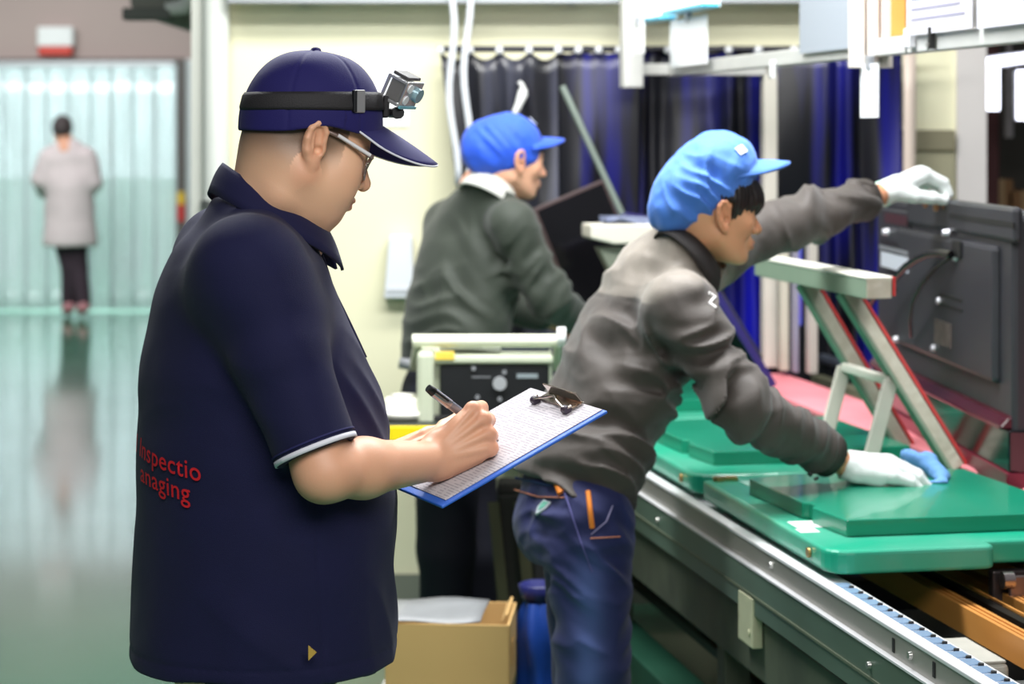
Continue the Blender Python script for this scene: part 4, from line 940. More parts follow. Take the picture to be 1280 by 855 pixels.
def polo(P):
    q = T.loc(P); d = polo_l(q, .008)
    up = smin(cone(P, T.pt((-.02, -.05, 1.405)), shR, .045, .066), cone(P, T.pt((-.02, .05, 1.405)), shL, .045, .064), .01)
    d = smin(d, up, .055); d = smax(d, q[:, 2]-F32(1.475)+F32(.42)*q[:, 0], .01)
    for a, b, e in ((shR, slR, elR), (shL, slL, elL)):
        ax = (Vector(e)-Vector(a)).normalized(); s = limb(P, (a, a.lerp(b, .45), Vector(b)+ax*.02), (.066, .070, .059))
        s = smax(s, (P-A_(b)) @ A_(ax), .004)
        s = smax(s, -np.maximum(cone(P, Vector(b)-ax*.03, Vector(b)+ax*.1, .050, .052), -((P-A_(Vector(b)-ax*.03)) @ A_(ax))), .003)
        kk = .014+.08*sstep(1.22, 1.36, P[:, 2]); d = smin(d, s, kk)
    d = smax(d, F32(.762)-q[:, 2]+F32(.10)*q[:, 0]*q[:, 0], .004)
    d = d-wrinkles(P, POLOW)-F32(.0012)*vnoise(P, 22, 3)
    qx = q[:, 0]-.055+.06*(q[:, 2]-.8); d = d+F32(.0022)*np.exp(-(qx/.0035)**2)*(q[:, 1] < -.1)*(q[:, 2] < 1.06)      # side seam
    d = d+F32(.0016)*np.exp(-((q[:, 2]-.789)/.0025)**2)                                                       # hem stitch
    return d
pl_ = skin('polo_shirt', polo, (-.72, 3.02, .72), (-.08, 3.85, 1.53), .0046, NAVY, insp)
# sleeve trim: two white lines with navy between
axs = (elR-shR).normalized()
def ring_on(axis_pt, ax, off, r, w, name, m, parent):
    d = MB(); x = ax.orthogonal().normalized(); y = ax.cross(x); n = 40; c = axis_pt+ax*off; P = []
    for o, rr_ in ((-w/2, r), (-w/2, r+.0022), (w/2, r+.0022), (w/2, r), (-w/2, r)): P.append([c+ax*o+(x*math.cos(2*math.pi*k/n)+y*math.sin(2*math.pi*k/n))*rr_ for k in range(n+1)])
    d.sheet(P); return d.build(name, m, parent)
TRIM = mat('white_trim', (226, 226, 236), rough=.7)
ring_on(slR, axs, -.003, .0625, .0075, 'sleeve_trim', TRIM, pl_); ring_on(slR, axs, -.0125, .063, .003, 'sleeve_trim', mat('navy_trim', (30, 30, 84), rough=.8), pl_)
# collar and placket
P = []; cxn = .032
for u in [i/5 for i in range(6)]:
    row = []
    for k in range(41):
        ph = math.radians(10+340*k/40); fr_ = (1+math.cos(ph))/2                    # 1 at the front
        zt = 1.545-.112*fr_**.8; zb = zt-.046-.016*fr_**6
        rx, ry_ = .086+.022*u, .080+.026*u+.012*u*(1-fr_)
        z = zt+(zb-zt)*u+.006*math.sin(u*math.pi)
        row.append(T.pt((cxn+rx*math.cos(ph)-.010*(1-u)*(1-fr_)*0, ry_*math.sin(ph), z)))
    P.append(row)
d = MB(); d.sheet(P); o = d.build('collar', NAVY, pl_); md = o.modifiers.new('s', 'SOLIDIFY'); md.thickness = .0045; md.offset = 1
P = [[T.pt((polo_l.at(np.array([z]))[0][0]+polo_l.at(np.array([z]))[2][0]*math.cos(y/.13)+.002, y, z)) for y in (-.016, -.008, 0, .008, .016)] for z in [1.23+.2*i/10 for i in range(11)]]
d = MB(); d.sheet(P); o = d.build('placket', mat('navy_placket', (18, 19, 58), rough=.8), pl_); md = o.modifiers.new('s', 'SOLIDIFY'); md.thickness = .005; md.offset = 1
for z in (1.27, 1.33, 1.39):
    p = P[int((z-1.23)/.02)][2]; d = MB(); d.cyl(p+BF*.002, p+BF*.006, .005, n=10); d.build('button', mat('navy_button', (40, 40, 70), rough=.3), pl_)
p = W(388, 816, 3.2); q = T.loc(np.array([p], F32))[0]
d = MB(); d.prism([(-.006, .01), (.006, 0), (-.006, -.012)], -.002, .002, Matrix.Translation(W(390, 817, 3.20)+Vector((0, .008, 0))) @ Matrix(((1, 0, 0, 0), (0, 0, 1, 0), (0, 1, 0, 0), (0, 0, 0, 1)))); d.build('hem_tab', mat('gold_tab', (190, 156, 70), rough=.5), pl_)
# red lettering across the back, laid on the cloth
def letters(txt, size, place, m, parent, name):
    cu = bpy.data.curves.new(name, 'FONT'); cu.body = txt; cu.size = size; cu.align_x = 'RIGHT'; cu.space_character = 1.06; cu.offset = size*.006; cu.resolution_u = 6
    tmp = bpy.data.objects.new('tmp', cu); COL.objects.link(tmp); me = bpy.data.meshes.new_from_object(tmp.evaluated_get(bpy.context.evaluated_depsgraph_get()))
    bpy.data.objects.remove(tmp); n = len(me.vertices); co = np.zeros(n*3, F32); me.vertices.foreach_get('co', co)
    me.vertices.foreach_set('co', place(co.reshape(-1, 3)[:, :2]).astype(F32).ravel()); me.update()
    me.name = name; me.materials.clear(); me.materials.append(m); return link(bpy.data.objects.new(name, me), parent)
def on_back(xy, dx=0., dy=0.):
    """wrap flat lettering round the back of the trunk, from the right flank towards the left"""
    x = xy[:, 0]+dx; y = xy[:, 1]+dy; z = 1.070+y-.16*x; cx, cy, ax, ay = polo_l.at(z); an = math.radians(-131)+x/.21
    q = np.stack([cx+ax*np.cos(an), ay*np.sin(an), z], 1).astype(F32); nl = np.stack([np.cos(an), np.sin(an), 0*an], 1).astype(F32)
    n = nl @ T.R.T; p = T.o+q @ T.R.T+n*F32(.03)
    for _ in range(14): p = p-n*polo(p.astype(F32))[:, None]*F32(.8)
    return p+n*F32(.004)
REDT = mat('red_print', (206, 22, 34), rough=.6)
letters('l Inspectio', .040, lambda v: on_back(v), REDT, pl_, 'lettering'); letters('anaging', .040, lambda v: on_back(v, -.022, -.036), REDT, pl_, 'lettering')
# trousers and shoes
def trs(P):
    d = None
    for hp, k, an in legs:
        v = smin(cone(P, hp, k, .104, .085), cone(P, k, an, .085, .078), .02); d = v if d is None else smin(d, v, .02)
    d = smin(d, ell(P, T.pt((0, 0, .87)), (.16, .17, .12)), .05)
    return smax(d, F32(.06)-P[:, 2], .005)-F32(.004)*vnoise(P, 9, 2)
skin('trousers', trs, (-.75, 3.0, .03), (-.1, 3.85, 1.02), .008, mat('black_trousers', (22, 22, 28), rough=.8), insp)
for hp, k, an in legs:
    f = lambda P, an=an: smax(smin(cone(P, an+Vector((0, 0, -.02)), an+BF*.16-Vector((0, 0, .045)), .05, .042), cone(P, an-BF*.04-Vector((0, 0, .03)), an+Vector((0, 0, .0)), .045, .048), .02), -P[:, 2], .004)
    skin('shoe', f, tuple(an-Vector((.14, .14, .12))), tuple(an+Vector((.3, .25, .1))), .007, mat('black_shoe', (20, 20, 22), rough=.35), insp)

# ---- cap with strap and action camera
CFd, CU_ = pitched(20, 3)
CP = Frame(W(390, 163, 3.41), CFd, CU_)
def crown0(q, o=0.):
    a, b, h = .1140+o, .088+o, .126+o; x = q[:, 0]; z = q[:, 2]
    k = np.sqrt((x/a)**2+(q[:, 1]/b)**2); p = 2.35
    kk = (k**p+(np.maximum(z, 0)/h)**p)**(1/p); kk = np.where(z < 0, k*(1+.25*z), kk); d = (kk-1)*F32(.1)
    return d
def cap_f(P):
    q = CP.loc(P); d = crown0(q); an = np.arctan2(q[:, 1]/.09, q[:, 0]/.12); r = np.hypot(q[:, 0], q[:, 1])
    for t in (0, 60, 120): d = d+F32(.0013)*np.exp(-((np.sin(an-math.radians(t))*r)/.0022)**2)
    d = d-F32(.0025)*sstep(.034, .031, q[:, 2])*(q[:, 0] < .03)                           # folded rear band
    d = smax(d, -(crown0(q, -.006)), .002)
    zb = -.006+.012*np.exp(-((q[:, 0]-.0)/.045)**2)                             # the rim rises over the ears
    d = smax(d, zb-q[:, 2], .003)
    return smin(d, ell(q, (0, 0, .1275), (.008, .008, .004)), .002)-F32(.0008)*vnoise(P, 30, 5)
cap = thing('baseball_cap', 'navy baseball cap with white-piped peak worn by the writing person', 'cap', CP.pt((0, 0, 0)))
cap.location = (0, 0, 0)
skin('crown', cap_f, tuple(A_(CP.pt((0, 0, .06)))-.17), tuple(A_(CP.pt((0, 0, .06)))+.17), .0024, NAVYC, cap)
def brim_pt(u, v, o=0.):
    """u across -1..1, v from the crown 0..1"""
    y = u*.074; root = .1135*math.sqrt(max(1-(y/.088)**2, 0))*.985; ext = .100*math.sqrt(max(1-abs(u)**2.6, 0)); x = root-.004+ext*v
    z = .004-.46*(x-root)-.030*u*u*v*(ext/.1)-.8*max(x-.12, 0)**2+o+.010*(1-abs(u))*(1-v*.6)-.004*abs(u)
    return CP.pt((x, y, z))
rows = [[brim_pt(-1+2*j/40, i/10) for j in range(41)] for i in range(11)]
d = MB(); d.sheet(rows); o = d.build('peak', NAVYC, cap); md = o.modifiers.new('s', 'SOLIDIFY'); md.thickness = .0035; md.offset = 0
d = MB(); d.tube([brim_pt(-1+2*j/60, 1.0, -.0005) for j in range(61)], .0019, 6); d.build('piping', TRIM, cap)
hs = thing('head_strap', 'black elastic head strap with grey buckle round the navy cap', 'strap', (0, 0, 0))
STR = mat('black_elastic', (32, 29, 32), rough=.7, bump=.3, bscale=500)
P = []
for z0 in (.036, .041, .058, .063):
    row = []
    for k in range(81):
        t = 2*math.pi*k/80; z = z0-.004+.006*math.cos(t); a, b, h = .1140, .088, .126; kk = (1-(z/h)**2.35)**(1/2.35); e = .0028 if .037 < z0 < .062 else .001
        row.append(CP.pt(((a*kk+e)*math.cos(t), (b*kk+e)*math.sin(t), z)))
    P.append(row)
d = MB(); d.sheet(P); o = d.build('band', STR, hs); md = o.modifiers.new('s', 'SOLIDIFY'); md.thickness = .002; md.offset = 1
def strap_at(t, z, e):
    kk = (1-(z/.126)**2.35)**(1/2.35); return CP.pt(((.114*kk+e)*math.cos(t), (.088*kk+e)*math.sin(t), z))
tb_ = math.radians(-62); pb = strap_at(tb_, .048, .004); nb_ = CP.vec((math.cos(tb_)/.12*.1, math.sin(tb_)/.09*.1, 0)).normalized(); tg = Vector((0, 0, 1)).cross(nb_).normalized(); RB = Matrix((tg, nb_, tg.cross(nb_))).transposed()
d = MB(); d.box(pb, (.020, .006, .036), RB); d.build('buckle', mat('grey_buckle', (150, 148, 150), rough=.3, metal=.3), hs, .002)
d = MB(); d.box(pb+nb_*.002-tg*.011, (.006, .007, .034), RB); d.build('buckle_bar', mat('buckle_black', (26, 26, 30), rough=.4), hs, .001)
pm = CP.pt((.1135, 0, .044)); fm = CP.vec((1, 0, 0)); um = CP.vec((0, 0, 1)); lm = CP.vec((0, 1, 0))
RM = Matrix((fm, lm, um)).transposed()
d = MB(); d.box(pm, (.010, .050, .036), RM); d.build('mount_plate', STR, hs, .003)
BLKP = mat('black_plastic', (22, 22, 24), rough=.4)
ac = thing('action_camera', 'small action camera in a clear housing on the head strap', 'camera', (0, 0, 0))
pv = CP.pt((.133, 0, .035))
d = MB(); d.cyl(pv-lm*.016, pv+lm*.016, .008, n=14); d.cyl(pv-lm*.026, pv-lm*.016, .010, n=10); d.build('hinge', BLKP, ac)
d = MB(); d.bar(pm+fm*.004-um*.008, pv, .014, .012); d.build('arm', BLKP, ac, .002)
cf, cu2 = pitched(-24, 26, 0); cl2 = cu2.cross(cf); RC = Matrix((cf, cl2, cu2)).transposed(); cc = pv+cu2*.039-cf*.004; lm = cl2
d = MB(); d.box(cc, (.026, .046, .036), RC); d.build('camera_body', mat('camera_grey', (70, 64, 60), rough=.45), ac, .003)
d = MB(); d.box(cc+cf*.002, (.034, .058, .046), RC); d.build('housing', mat('clear_housing', (222, 224, 226), rough=.12, alpha=.14), ac, .004)
d = MB(); d.box(cc+cu2*.025, (.030, .044, .006), RC); d.build('latch', mat('camera_latch', (72, 70, 72), rough=.4), ac, .002)
fc = cc+cf*.019
d = MB(); d.box(fc, (.004, .057, .045), RC); d.build('front_rim', mat('silver_rim', (206, 206, 208), rough=.25, metal=.7), ac, .002)
d = MB(); d.cyl(fc+lm*.012+cu2*.002, fc+lm*.012+cu2*.002+cf*.010, .012, n=20); d.build('lens', mat('lens_glass', (160, 190, 200), rough=.08, metal=.3), ac)
for y, z in ((-.015, .011), (-.015, -.009)):
    d = MB(); d.cyl(fc+lm*y+cu2*z, fc+lm*y+cu2*z+cf*.004, .0075, n=14); d.build('indicator', mat('bright_lens', (236, 238, 240), rough=.15), ac)
d = MB(); d.box(fc-cu2*.021+cf*.003, (.004, .056, .004), RC); d.build('cyan_seal', mat('cyan_seal', (110, 176, 190), rough=.3), ac)
d = MB(); d.box(cc+lm*-.028+cu2*.019, (.034, .004, .005), RC); d.box(cc+lm*-.028-cu2*.019, (.034, .004, .005), RC); d.box(cc+lm*-.028-cf*.015, (.005, .004, .040), RC); d.build('side_frame', mat('silver_rim', (206, 206, 208)), ac, .001)

# ---- spectacles
gl = thing('spectacles', 'metal-rimmed spectacles worn under the navy peak', 'spectacles', (0, 0, 0))
GM = mat('bronze_frame', (150, 128, 122), rough=.3, metal=.6)
for sy in (-1, 1):
    pts = [(-.022, .080, .012), (-.010, .082, .028), (.03, .079, .026), (.088, .072, .016)]
    d = MB(); d.tube([HD.pt((a, b*sy, c)) for a, b, c in pts], [.0024, .003, .0034, .0042], 8); d.build('temple', GM, gl)
    d = MB(); d.tube([HD.pt((a, b*sy, c)) for a, b, c in ((.02, .0815, .0275), (.082, .0755, .0175))], .0032, 8); d.build('temple_inlay', mat('white_inlay', (226, 222, 224), rough=.3), gl)
    rim = [HD.pt((.1040-.020*((.5+.5*math.cos(t)))**1.6, (.036+.028*math.cos(t))*sy, .001+.0175*math.sin(t)*(1 if math.sin(t) > 0 else 1.08))) for t in [2*math.pi*k/28 for k in range(29)]]
    d = MB(); d.tube(rim, .0016, 6); d.build('rim', GM, gl)
    c = sum(rim[:-1], Vector())/28; d = MB(); d.add([c]+rim[:-1], [(0, 1+k, 1+(k+1) % 28) for k in range(28)], True); o = d.build('lens', mat('spectacle_lens', (150, 156, 150), rough=.05, alpha=.30, spec=.7), gl)
    d = MB(); d.tube([HD.pt((a, b*sy, c)) for a, b, c in ((.088, .072, .016), (.086, .063, .008))], .0026, 6); d.build('hinge', GM, gl)
d = MB(); d.tube([HD.pt((.1040, y, .007+.003*math.cos(y*150))) for y in (-.009, -.004, 0, .004, .009)], .0016, 6); d.build('bridge', GM, gl)
# ---- clipboard, sheet, clip, pen
cbd = thing('clipboard', 'blue clipboard with chrome clip held out by the person in navy', 'clipboard', (0, 0, 0))
RCB = Matrix((bx, by, bn)).transposed(); mid = (C1+C3)/2
d = MB(); d.box(mid-bn*.003, (.322, .232, .005), RCB); d.build('board', mat('blue_board', (48, 104, 206), rough=.4), cbd, .002)
CHR = mat('chrome', (190, 178, 166), rough=.16, metal=1.)
ce = mid+bx*.146
d = MB(); d.box(ce+bn*.004, (.024, .108, .0025), RCB); d.box(ce+bx*.008+bn*.014, (.0025, .102, .022), RCB @ rot('Y', -18)); d.build('clip_plate', CHR, cbd, .0008)
wire = [(-.02, -.044), (-.026, -.044), (-.030, -.036), (-.024, -.014), (-.018, 0), (-.024, .014), (-.030, .036), (-.026, .044), (-.02, .044)]
d = MB(); d.tube([ce+bx*(a*1.15+.012)+by*b*1.2+bn*(.013+.004*math.cos(b*60)) for a, b in wire], .0024, 8); d.build('clip_wire', CHR, cbd)
for b in (-.048, .048):
    d = MB(); d.cyl(ce-bx*.020+by*(b-.006)+bn*.006, ce-bx*.020+by*(b+.006)+bn*.006, .007, n=12); d.build('clip_foot', mat('dark_rubber', (58, 48, 62), rough=.4), cbd)
def form_mat():
    m = mat('printed_form', (196, 191, 195), rough=.95, spec=.1); nt = m.node_tree; N = nt.nodes; L = nt.links; b = N['Principled BSDF']
    tc = N.new('ShaderNodeTexCoord'); mp = N.new('ShaderNodeMapping'); mp.inputs['Scale'].default_value = (1, 1, 1); L.new(tc.outputs['Object'], mp.inputs[0])
    sp = N.new('ShaderNodeSeparateXYZ'); L.new(mp.outputs[0], sp.inputs[0])
    w = N.new('ShaderNodeMath'); w.operation = 'PINGPONG'; w.inputs[1].default_value = .003; L.new(sp.outputs[0], w.inputs[0])
    g = N.new('ShaderNodeMath'); g.operation = 'LESS_THAN'; g.inputs[1].default_value = .0011; L.new(w.outputs[0], g.inputs[0])
    n = N.new('ShaderNodeTexNoise'); n.inputs['Scale'].default_value = 85; n.inputs['Detail'].default_value = 3; L.new(mp.outputs[0], n.inputs['Vector'])
    k = N.new('ShaderNodeMath'); k.operation = 'GREATER_THAN'; k.inputs[1].default_value = .46; L.new(n.outputs[0], k.inputs[0])
    ml = N.new('ShaderNodeMath'); ml.operation = 'MULTIPLY'; L.new(g.outputs[0], ml.inputs[0]); L.new(k.outputs[0], ml.inputs[1])
    m2 = N.new('ShaderNodeMath'); m2.operation = 'MULTIPLY'; m2.inputs[1].default_value = .42; L.new(ml.outputs[0], m2.inputs[0])
    mx = N.new('ShaderNodeMix'); mx.data_type = 'RGBA'; mx.inputs[6].default_value = (*lin((196, 191, 195)), 1); mx.inputs[7].default_value = (*lin((96, 94, 112)), 1)
    L.new(m2.outputs[0], mx.inputs[0]); L.new(mx.outputs[2], b.inputs['Base Color']); return m
d = MB(); d.box((0, 0, 0), (.305, .222, .0012)); o = d.build('form_sheet', form_mat()); o.matrix_world = Matrix.Translation(mid+bx*.0055+by*.005+bn*.0006) @ RCB.to_4x4()
tag(o, 'white printed form sheets clipped to the blue clipboard', 'paper')
pen = thing('pen', 'black and silver pen held in the writing hand', 'pen', (0, 0, 0))
pt0 = W(535, 485, 3.385); pd = (W(626, 553, 3.455)-pt0); pl0 = pd.length; pd.normalize()
def pp_(t): return pt0+pd*t
d = MB(); d.cyl(pp_(0), pp_(.012), .0062, .0078, 14); d.build('cap_end', BLKP, pen)
d = MB(); d.cyl(pp_(.012), pp_(.048), .0078, n=14); d.build('barrel_top', mat('silver_barrel', (168, 166, 170), rough=.2, metal=.8), pen)
d = MB(); d.cyl(pp_(.048), pp_(.115), .0072, .0064, 14); d.build('barrel', mat('grey_barrel', (120, 124, 134), rough=.3, metal=.4), pen)
d = MB(); d.cyl(pp_(.115), pp_(pl0), .006, .001, 12); d.build('tip', CHR, pen)
d = MB(); d.bar(pp_(.006)+Vector((.003, -.008, .003)), pp_(.042)+Vector((.003, -.008, .003)), .004, .002); d.build('pocket_clip', BLKP, pen)
# ------------------------------------------------------------------ the worker wiping the pallet
WF, WU = pitched(24, 26.5)
hip1 = W(718, 612, 4.76)
sp1 = WU                                                # spine direction (leaning forward)
J = Frame(hip1, WF, WU)                                  # x = chest side, y = left, z = along the spine
hF1, hU1 = pitched(16, 6); hr1 = hF1.cross(hU1).normalized()
H1 = Frame(W(907, 271, 4.66)-hr1*.068, hF1, hU1, .94)
sR1 = W(852, 388, 4.60); eR1 = W(926, 508, 4.51); wR1 = W(1058, 581, 4.665)
sL1 = W(886, 316, 4.88); eL1 = W(1006, 271, 5.10); wL1 = W(1106, 241, 5.28)
G1 = Hand(wR1, (.95, .10, -.10), (.02, .93, .22), scale=1.13, flex=[(22, 26, 14), (20, 26, 16), (14, 24, 14), (12, 22, 14)], thumb=[(.55, .6, -.55), (.85, .3, -.4), (.95, .0, -.2)], spread=(2, 0, -2, -4), fat=1.22)
G2 = Hand(wL1, (.84, .28, .40), (.25, -.95, .1), left=True, scale=1.12, flex=[(52, 40, 22), (54, 42, 24), (56, 42, 24), (56, 42, 24)], thumb=[(.7, .35, -.6), (.85, .1, -.5), (.8, .0, -.6)], fat=1.08)
nb1 = J.pt((.006, 0, .56))
lg1 = []
for (px, dy, kx) in ((741, -.085, 740), (728, .10, 735)):
    h_ = W(px-4, 640, 4.74+dy); k_ = W(kx, 842, 4.72+dy*1.1); a_ = Vector((k_.x-.01, k_.y+.01, .09)); lg1.append((h_, k_, a_))
pel1 = J.pt((.0, 0, -.03))
def body1(P):
    d = near(P, H1.pt((0, 0, 0)), .16, lambda p: head_sdf(H1.loc(p))*F32(.94))
    d = smin(d, cone(P, H1.pt((-.024, 0, -.035)), nb1, .052, .056), .02)
    d = smin(d, cone(P, nb1, pel1, .085, .085), .03)
    for a, b, c, hd in ((sR1, eR1, wR1, G1), (sL1, eL1, wL1, G2)):
        d = smin(d, bound(P, (nb1, a, b, c), .06, lambda P: smin(cone(P, nb1, a, .05, .045), limb(P, (a, b, c), (.045, .038, .026)), .02)), .03); d = smin(d, hd(P), .01)
    for h_, k_, a_ in lg1: d = smin(d, bound(P, (h_, k_, a_), .16, lambda P: limb(P, (h_, k_, a_, a_+Vector((.12, .04, -.045))), (.06, .05, .035, .026))), .02)
    return d
def tone1(P):
    q = H1.loc(P); c = head_tone(q, (222, 164, 124), lip=(176, 96, 80), flush=(206, 124, 92)); b = brows(q)
    return mixc(c, lc((40, 32, 30)), .85*b)
CN1 = W(862, 322, 4.72); AX1 = (Vector((WF.x, WF.y, 0)).normalized()*.62+Vector((0, 0, .78))).normalized()
w1 = skin('person', body1, (.0, 4.2, 0), (1.30, 5.75, 1.75), .0036, SKIN, None, tone1)
tag(w1, 'person in grey jacket, jeans and blue cap leaning over the green pallets', 'person')
# jacket
JL = Loft([(-.012, -.010, 0, .122, .185), (.06, -.012, 0, .120, .182), (.16, -.013, 0, .118, .178), (.27, -.013, 0, .120, .180), (.36, -.012, 0, .116, .186), (.43, -.010, 0, .104, .178), (.50, -.006, 0, .090, .150), (.55, 0, 0, .080, .11), (.60, .008, 0, .068, .075)])
cR1 = eR1.lerp(wR1, .85); cL1 = eL1.lerp(wL1, .78)
JW = [(J.pt((.0, -.16, .10)), .16, (.25, .1, 1), .085, .008, 1.5), (J.pt((-.1, -.05, .20)), .17, (.5, .2, .8), .10, .008, 1.4), (J.pt((-.04, -.14, .34)), .13, (.7, 0, .7), .08, .007, 1.4), (J.pt((.05, -.17, .24)), .12, (.6, .3, .8), .07, .008, 1.2),
      (J.pt((-.08, 0, .46)), .14, (1, .2, .5), .09, .006, 1.2), (J.pt((-.02, -.15, .02)), .12, (.6, .3, .9), .07, .008, 1.4), (sR1.lerp(eR1, .45), .12, (.5, .2, -.8), .065, .007, 1.3), (eR1, .10, (.8, .3, -.5), .055, .009, 1.3), (eR1.lerp(wR1, .55), .11, (.9, .3, -.2), .065, .007, 1.2),
      (eL1, .12, (.9, .3, .1), .065, .007, 1.2), (eL1.lerp(wL1, .6), .10, (.5, .3, .8), .06, .006, 1.2)]
def jacket1(P):
    q = J.loc(P); d = JL(q, .008)
    for a, b, c, t in ((sR1, eR1, cR1, .05), (sL1, eL1, cL1, .045)):
        d = smin(d, cone(P, J.pt((-.005, -.05 if a is sR1 else .05, .50)), a, .058, .062), .06)
        s = limb(P, (a, b, c+(c-b).normalized()*.02), (.060, .064, .043)); ax = (c-b).normalized()
        s = smax(s, (P-A_(c)) @ A_(ax), .004); s = smax(s, -np.maximum(cone(P, c-ax*.025, c+ax*.06, .032, .036), -((P-A_(c-ax*.025)) @ A_(ax))), .003)
        d = smin(d, s, .085)
    d = smin(d, cone(P, J.pt((-.01, 0, .50)), CN1+AX1*.03, .10, .076), .05)
    ax_ = (P-A_(CN1)); h_ = ax_ @ A_(AX1); r_ = np.linalg.norm(ax_-h_[:, None]*A_(AX1), axis=1)
    d = np.where((h_ > 0) & (r_ < .088), np.maximum(d, h_-F32(.004)), d)
    d = d-F32(1.35)*wrinkles(P, JW)-F32(.0022)*vnoise(P, 17, 1)-F32(.001)*vnoise(P, 45, 4)
    d = d+F32(.0014)*np.exp(-((q[:, 2]-.012)/.003)**2)
    d = d+F32(.002)*np.exp(-((q[:, 2]-.40+.12*q[:, 0])/.003)**2)*(q[:, 0] < -.02)*(np.abs(q[:, 1]) < .15)      # yoke seam
    return d
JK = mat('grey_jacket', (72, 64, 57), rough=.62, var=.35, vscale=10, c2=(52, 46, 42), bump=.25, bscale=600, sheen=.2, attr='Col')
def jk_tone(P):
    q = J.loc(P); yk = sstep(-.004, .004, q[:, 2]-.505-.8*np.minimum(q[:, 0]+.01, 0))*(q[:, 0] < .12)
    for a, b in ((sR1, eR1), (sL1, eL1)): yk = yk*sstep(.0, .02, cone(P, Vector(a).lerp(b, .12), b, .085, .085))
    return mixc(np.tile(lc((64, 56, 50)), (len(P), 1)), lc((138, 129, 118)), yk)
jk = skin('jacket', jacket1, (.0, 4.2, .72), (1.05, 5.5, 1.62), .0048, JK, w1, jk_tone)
KC = Frame(CN1, Vector((AX1.z*WF.x, AX1.z*WF.y, -.62)), AX1)
P = []
for u in [i/4 for i in range(5)]:
    P.append([])
    for k in range(33):
        ph = math.radians(12+336*k/32); f_ = (1+math.cos(ph))/2
        z = .030-.034*u-.030*f_*u; r = .068+.021*u+.006*math.sin(u*3.1); P[-1].append(KC.pt(((r+.012*f_)*math.cos(ph), r*1.02*math.sin(ph), z-.02*f_)))
d = MB(); d.sheet(P); o = d.build('collar', mat('black_collar', (34, 29, 28), rough=.8), jk); md = o.modifiers.new('s', 'SOLIDIFY'); md.thickness = .005; md.offset = 1
for a, b, r in ((eR1, cR1, .0445), (eL1, cL1, .0445)):
    ax = (b-a).normalized(); ring_on(b, ax, -.022, r+.002, .040, 'cuff', mat('jacket_cuff', (62, 55, 50), rough=.75), jk)
CUFFB = mat('cuff_button', (70, 70, 72), rough=.3)
for px, py in ((1020, 597), (1013, 592)):
    p = hit(jacket1, px, py, 4.2); g = grad(jacket1, p); d = MB(); d.cyl(p, p+g*.004, .006, n=10); d.build('button', CUFFB, jk)
line_on(jacket1, [(886, 366), (894, 371), (887, 379), (895, 385)], 4.2, .0032, 'chest_emblem', mat('emblem_white', (214, 212, 210), rough=.6), jk, n=4, off=.001)
# jeans
JNW = [(W(720, 660, 4.66), .12, (.5, 0, -.85), .06, .005, 1.3), (W(760, 690, 4.64), .10, (.4, .2, .9), .05, .005, 1.3), (W(735, 800, 4.62), .14, (.2, 0, 1), .085, .005, 1.6), (W(700, 700, 4.64), .10, (.5, 0, .85), .05, .005, 1.4), (W(680, 640, 4.66), .07, (.9, 0, -.3), .045, .004, 1.3)]
def jeans1(P):
    d = None
    for h_, k_, a_ in lg1:
        v = limb(P, (h_, k_, a_), (.092, .078, .066)); d = v if d is None else smin(d, v, .012)
    q = J.loc(P); d = smin(d, ell(q, (.002, 0, -.07), (.094, .150, .110)), .04); d = smin(d, ell(q, (-.006, 0, .0), (.100, .155, .08)), .03)
    d = d-F32(1.4)*wrinkles(P, JNW)-F32(.0025)*vnoise(P, 14, 6)
    return smax(smax(d, F32(.05)-P[:, 2], .004), q[:, 2]-F32(.05), .004)
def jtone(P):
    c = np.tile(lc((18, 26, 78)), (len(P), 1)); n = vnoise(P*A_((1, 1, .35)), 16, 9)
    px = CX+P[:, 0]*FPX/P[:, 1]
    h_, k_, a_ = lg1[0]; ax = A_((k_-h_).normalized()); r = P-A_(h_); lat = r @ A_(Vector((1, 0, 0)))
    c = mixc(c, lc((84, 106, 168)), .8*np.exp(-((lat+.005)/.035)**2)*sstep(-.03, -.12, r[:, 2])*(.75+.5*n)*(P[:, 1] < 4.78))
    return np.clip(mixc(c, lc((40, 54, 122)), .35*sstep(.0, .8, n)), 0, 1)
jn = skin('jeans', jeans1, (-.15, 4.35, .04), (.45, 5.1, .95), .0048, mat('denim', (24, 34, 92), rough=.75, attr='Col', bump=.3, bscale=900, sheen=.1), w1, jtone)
ST = mat('orange_stitch', (176, 112, 84), rough=.7); ORG = mat('orange_tab', (226, 130, 40), rough=.6)
line_on(jeans1, [(643, 612), (672, 621), (705, 622)], 4.3, .0016, 'stitching', ST, jn, off=.001)
line_on(jeans1, [(702, 604), (724, 672), (740, 715)], 4.3, .0018, 'stitching', mat('blue_seam', (86, 84, 140), rough=.7), jn, off=.001)
line_on(jeans1, [(739, 668), (758, 652), (766, 632)], 4.3, .0016, 'pocket_edge', mat('pale_stitch', (130, 124, 160), rough=.7), jn, off=.001)
line_on(jeans1, [(738, 673), (775, 671)], 4.3, .0016, 'stitching', ST, jn, off=.001)
line_on(jeans1, [(644, 597), (690, 607)], 4.3, .0030, 'waistband_edge', mat('denim_band', (50, 66, 116), rough=.8), jn, off=.001)
for pts, r in (([(697, 604), (702, 617)], .010), ([(735, 614), (740, 660)], .006)): line_on(jeans1, pts, 4.3, r, 'orange_tab', ORG, jn, n=5)
p = hit(jeans1, 680, 634, 4.3); g = grad(jeans1, p); tx = Vector((0, 0, 1)).cross(g).normalized(); ty = g.cross(tx); RG = Matrix((tx, ty, g)).transposed().to_4x4()
d = MB(); d.prism([(-.015, .019), (-.014, -.006), (0, -.025), (.014, -.006), (.015, .019), (0, .023)], 0, .004, Matrix.Translation(p+g*.001) @ RG); d.build('metal_badge', mat('pewter_badge', (188, 196, 200), rough=.3, metal=.5), jn)
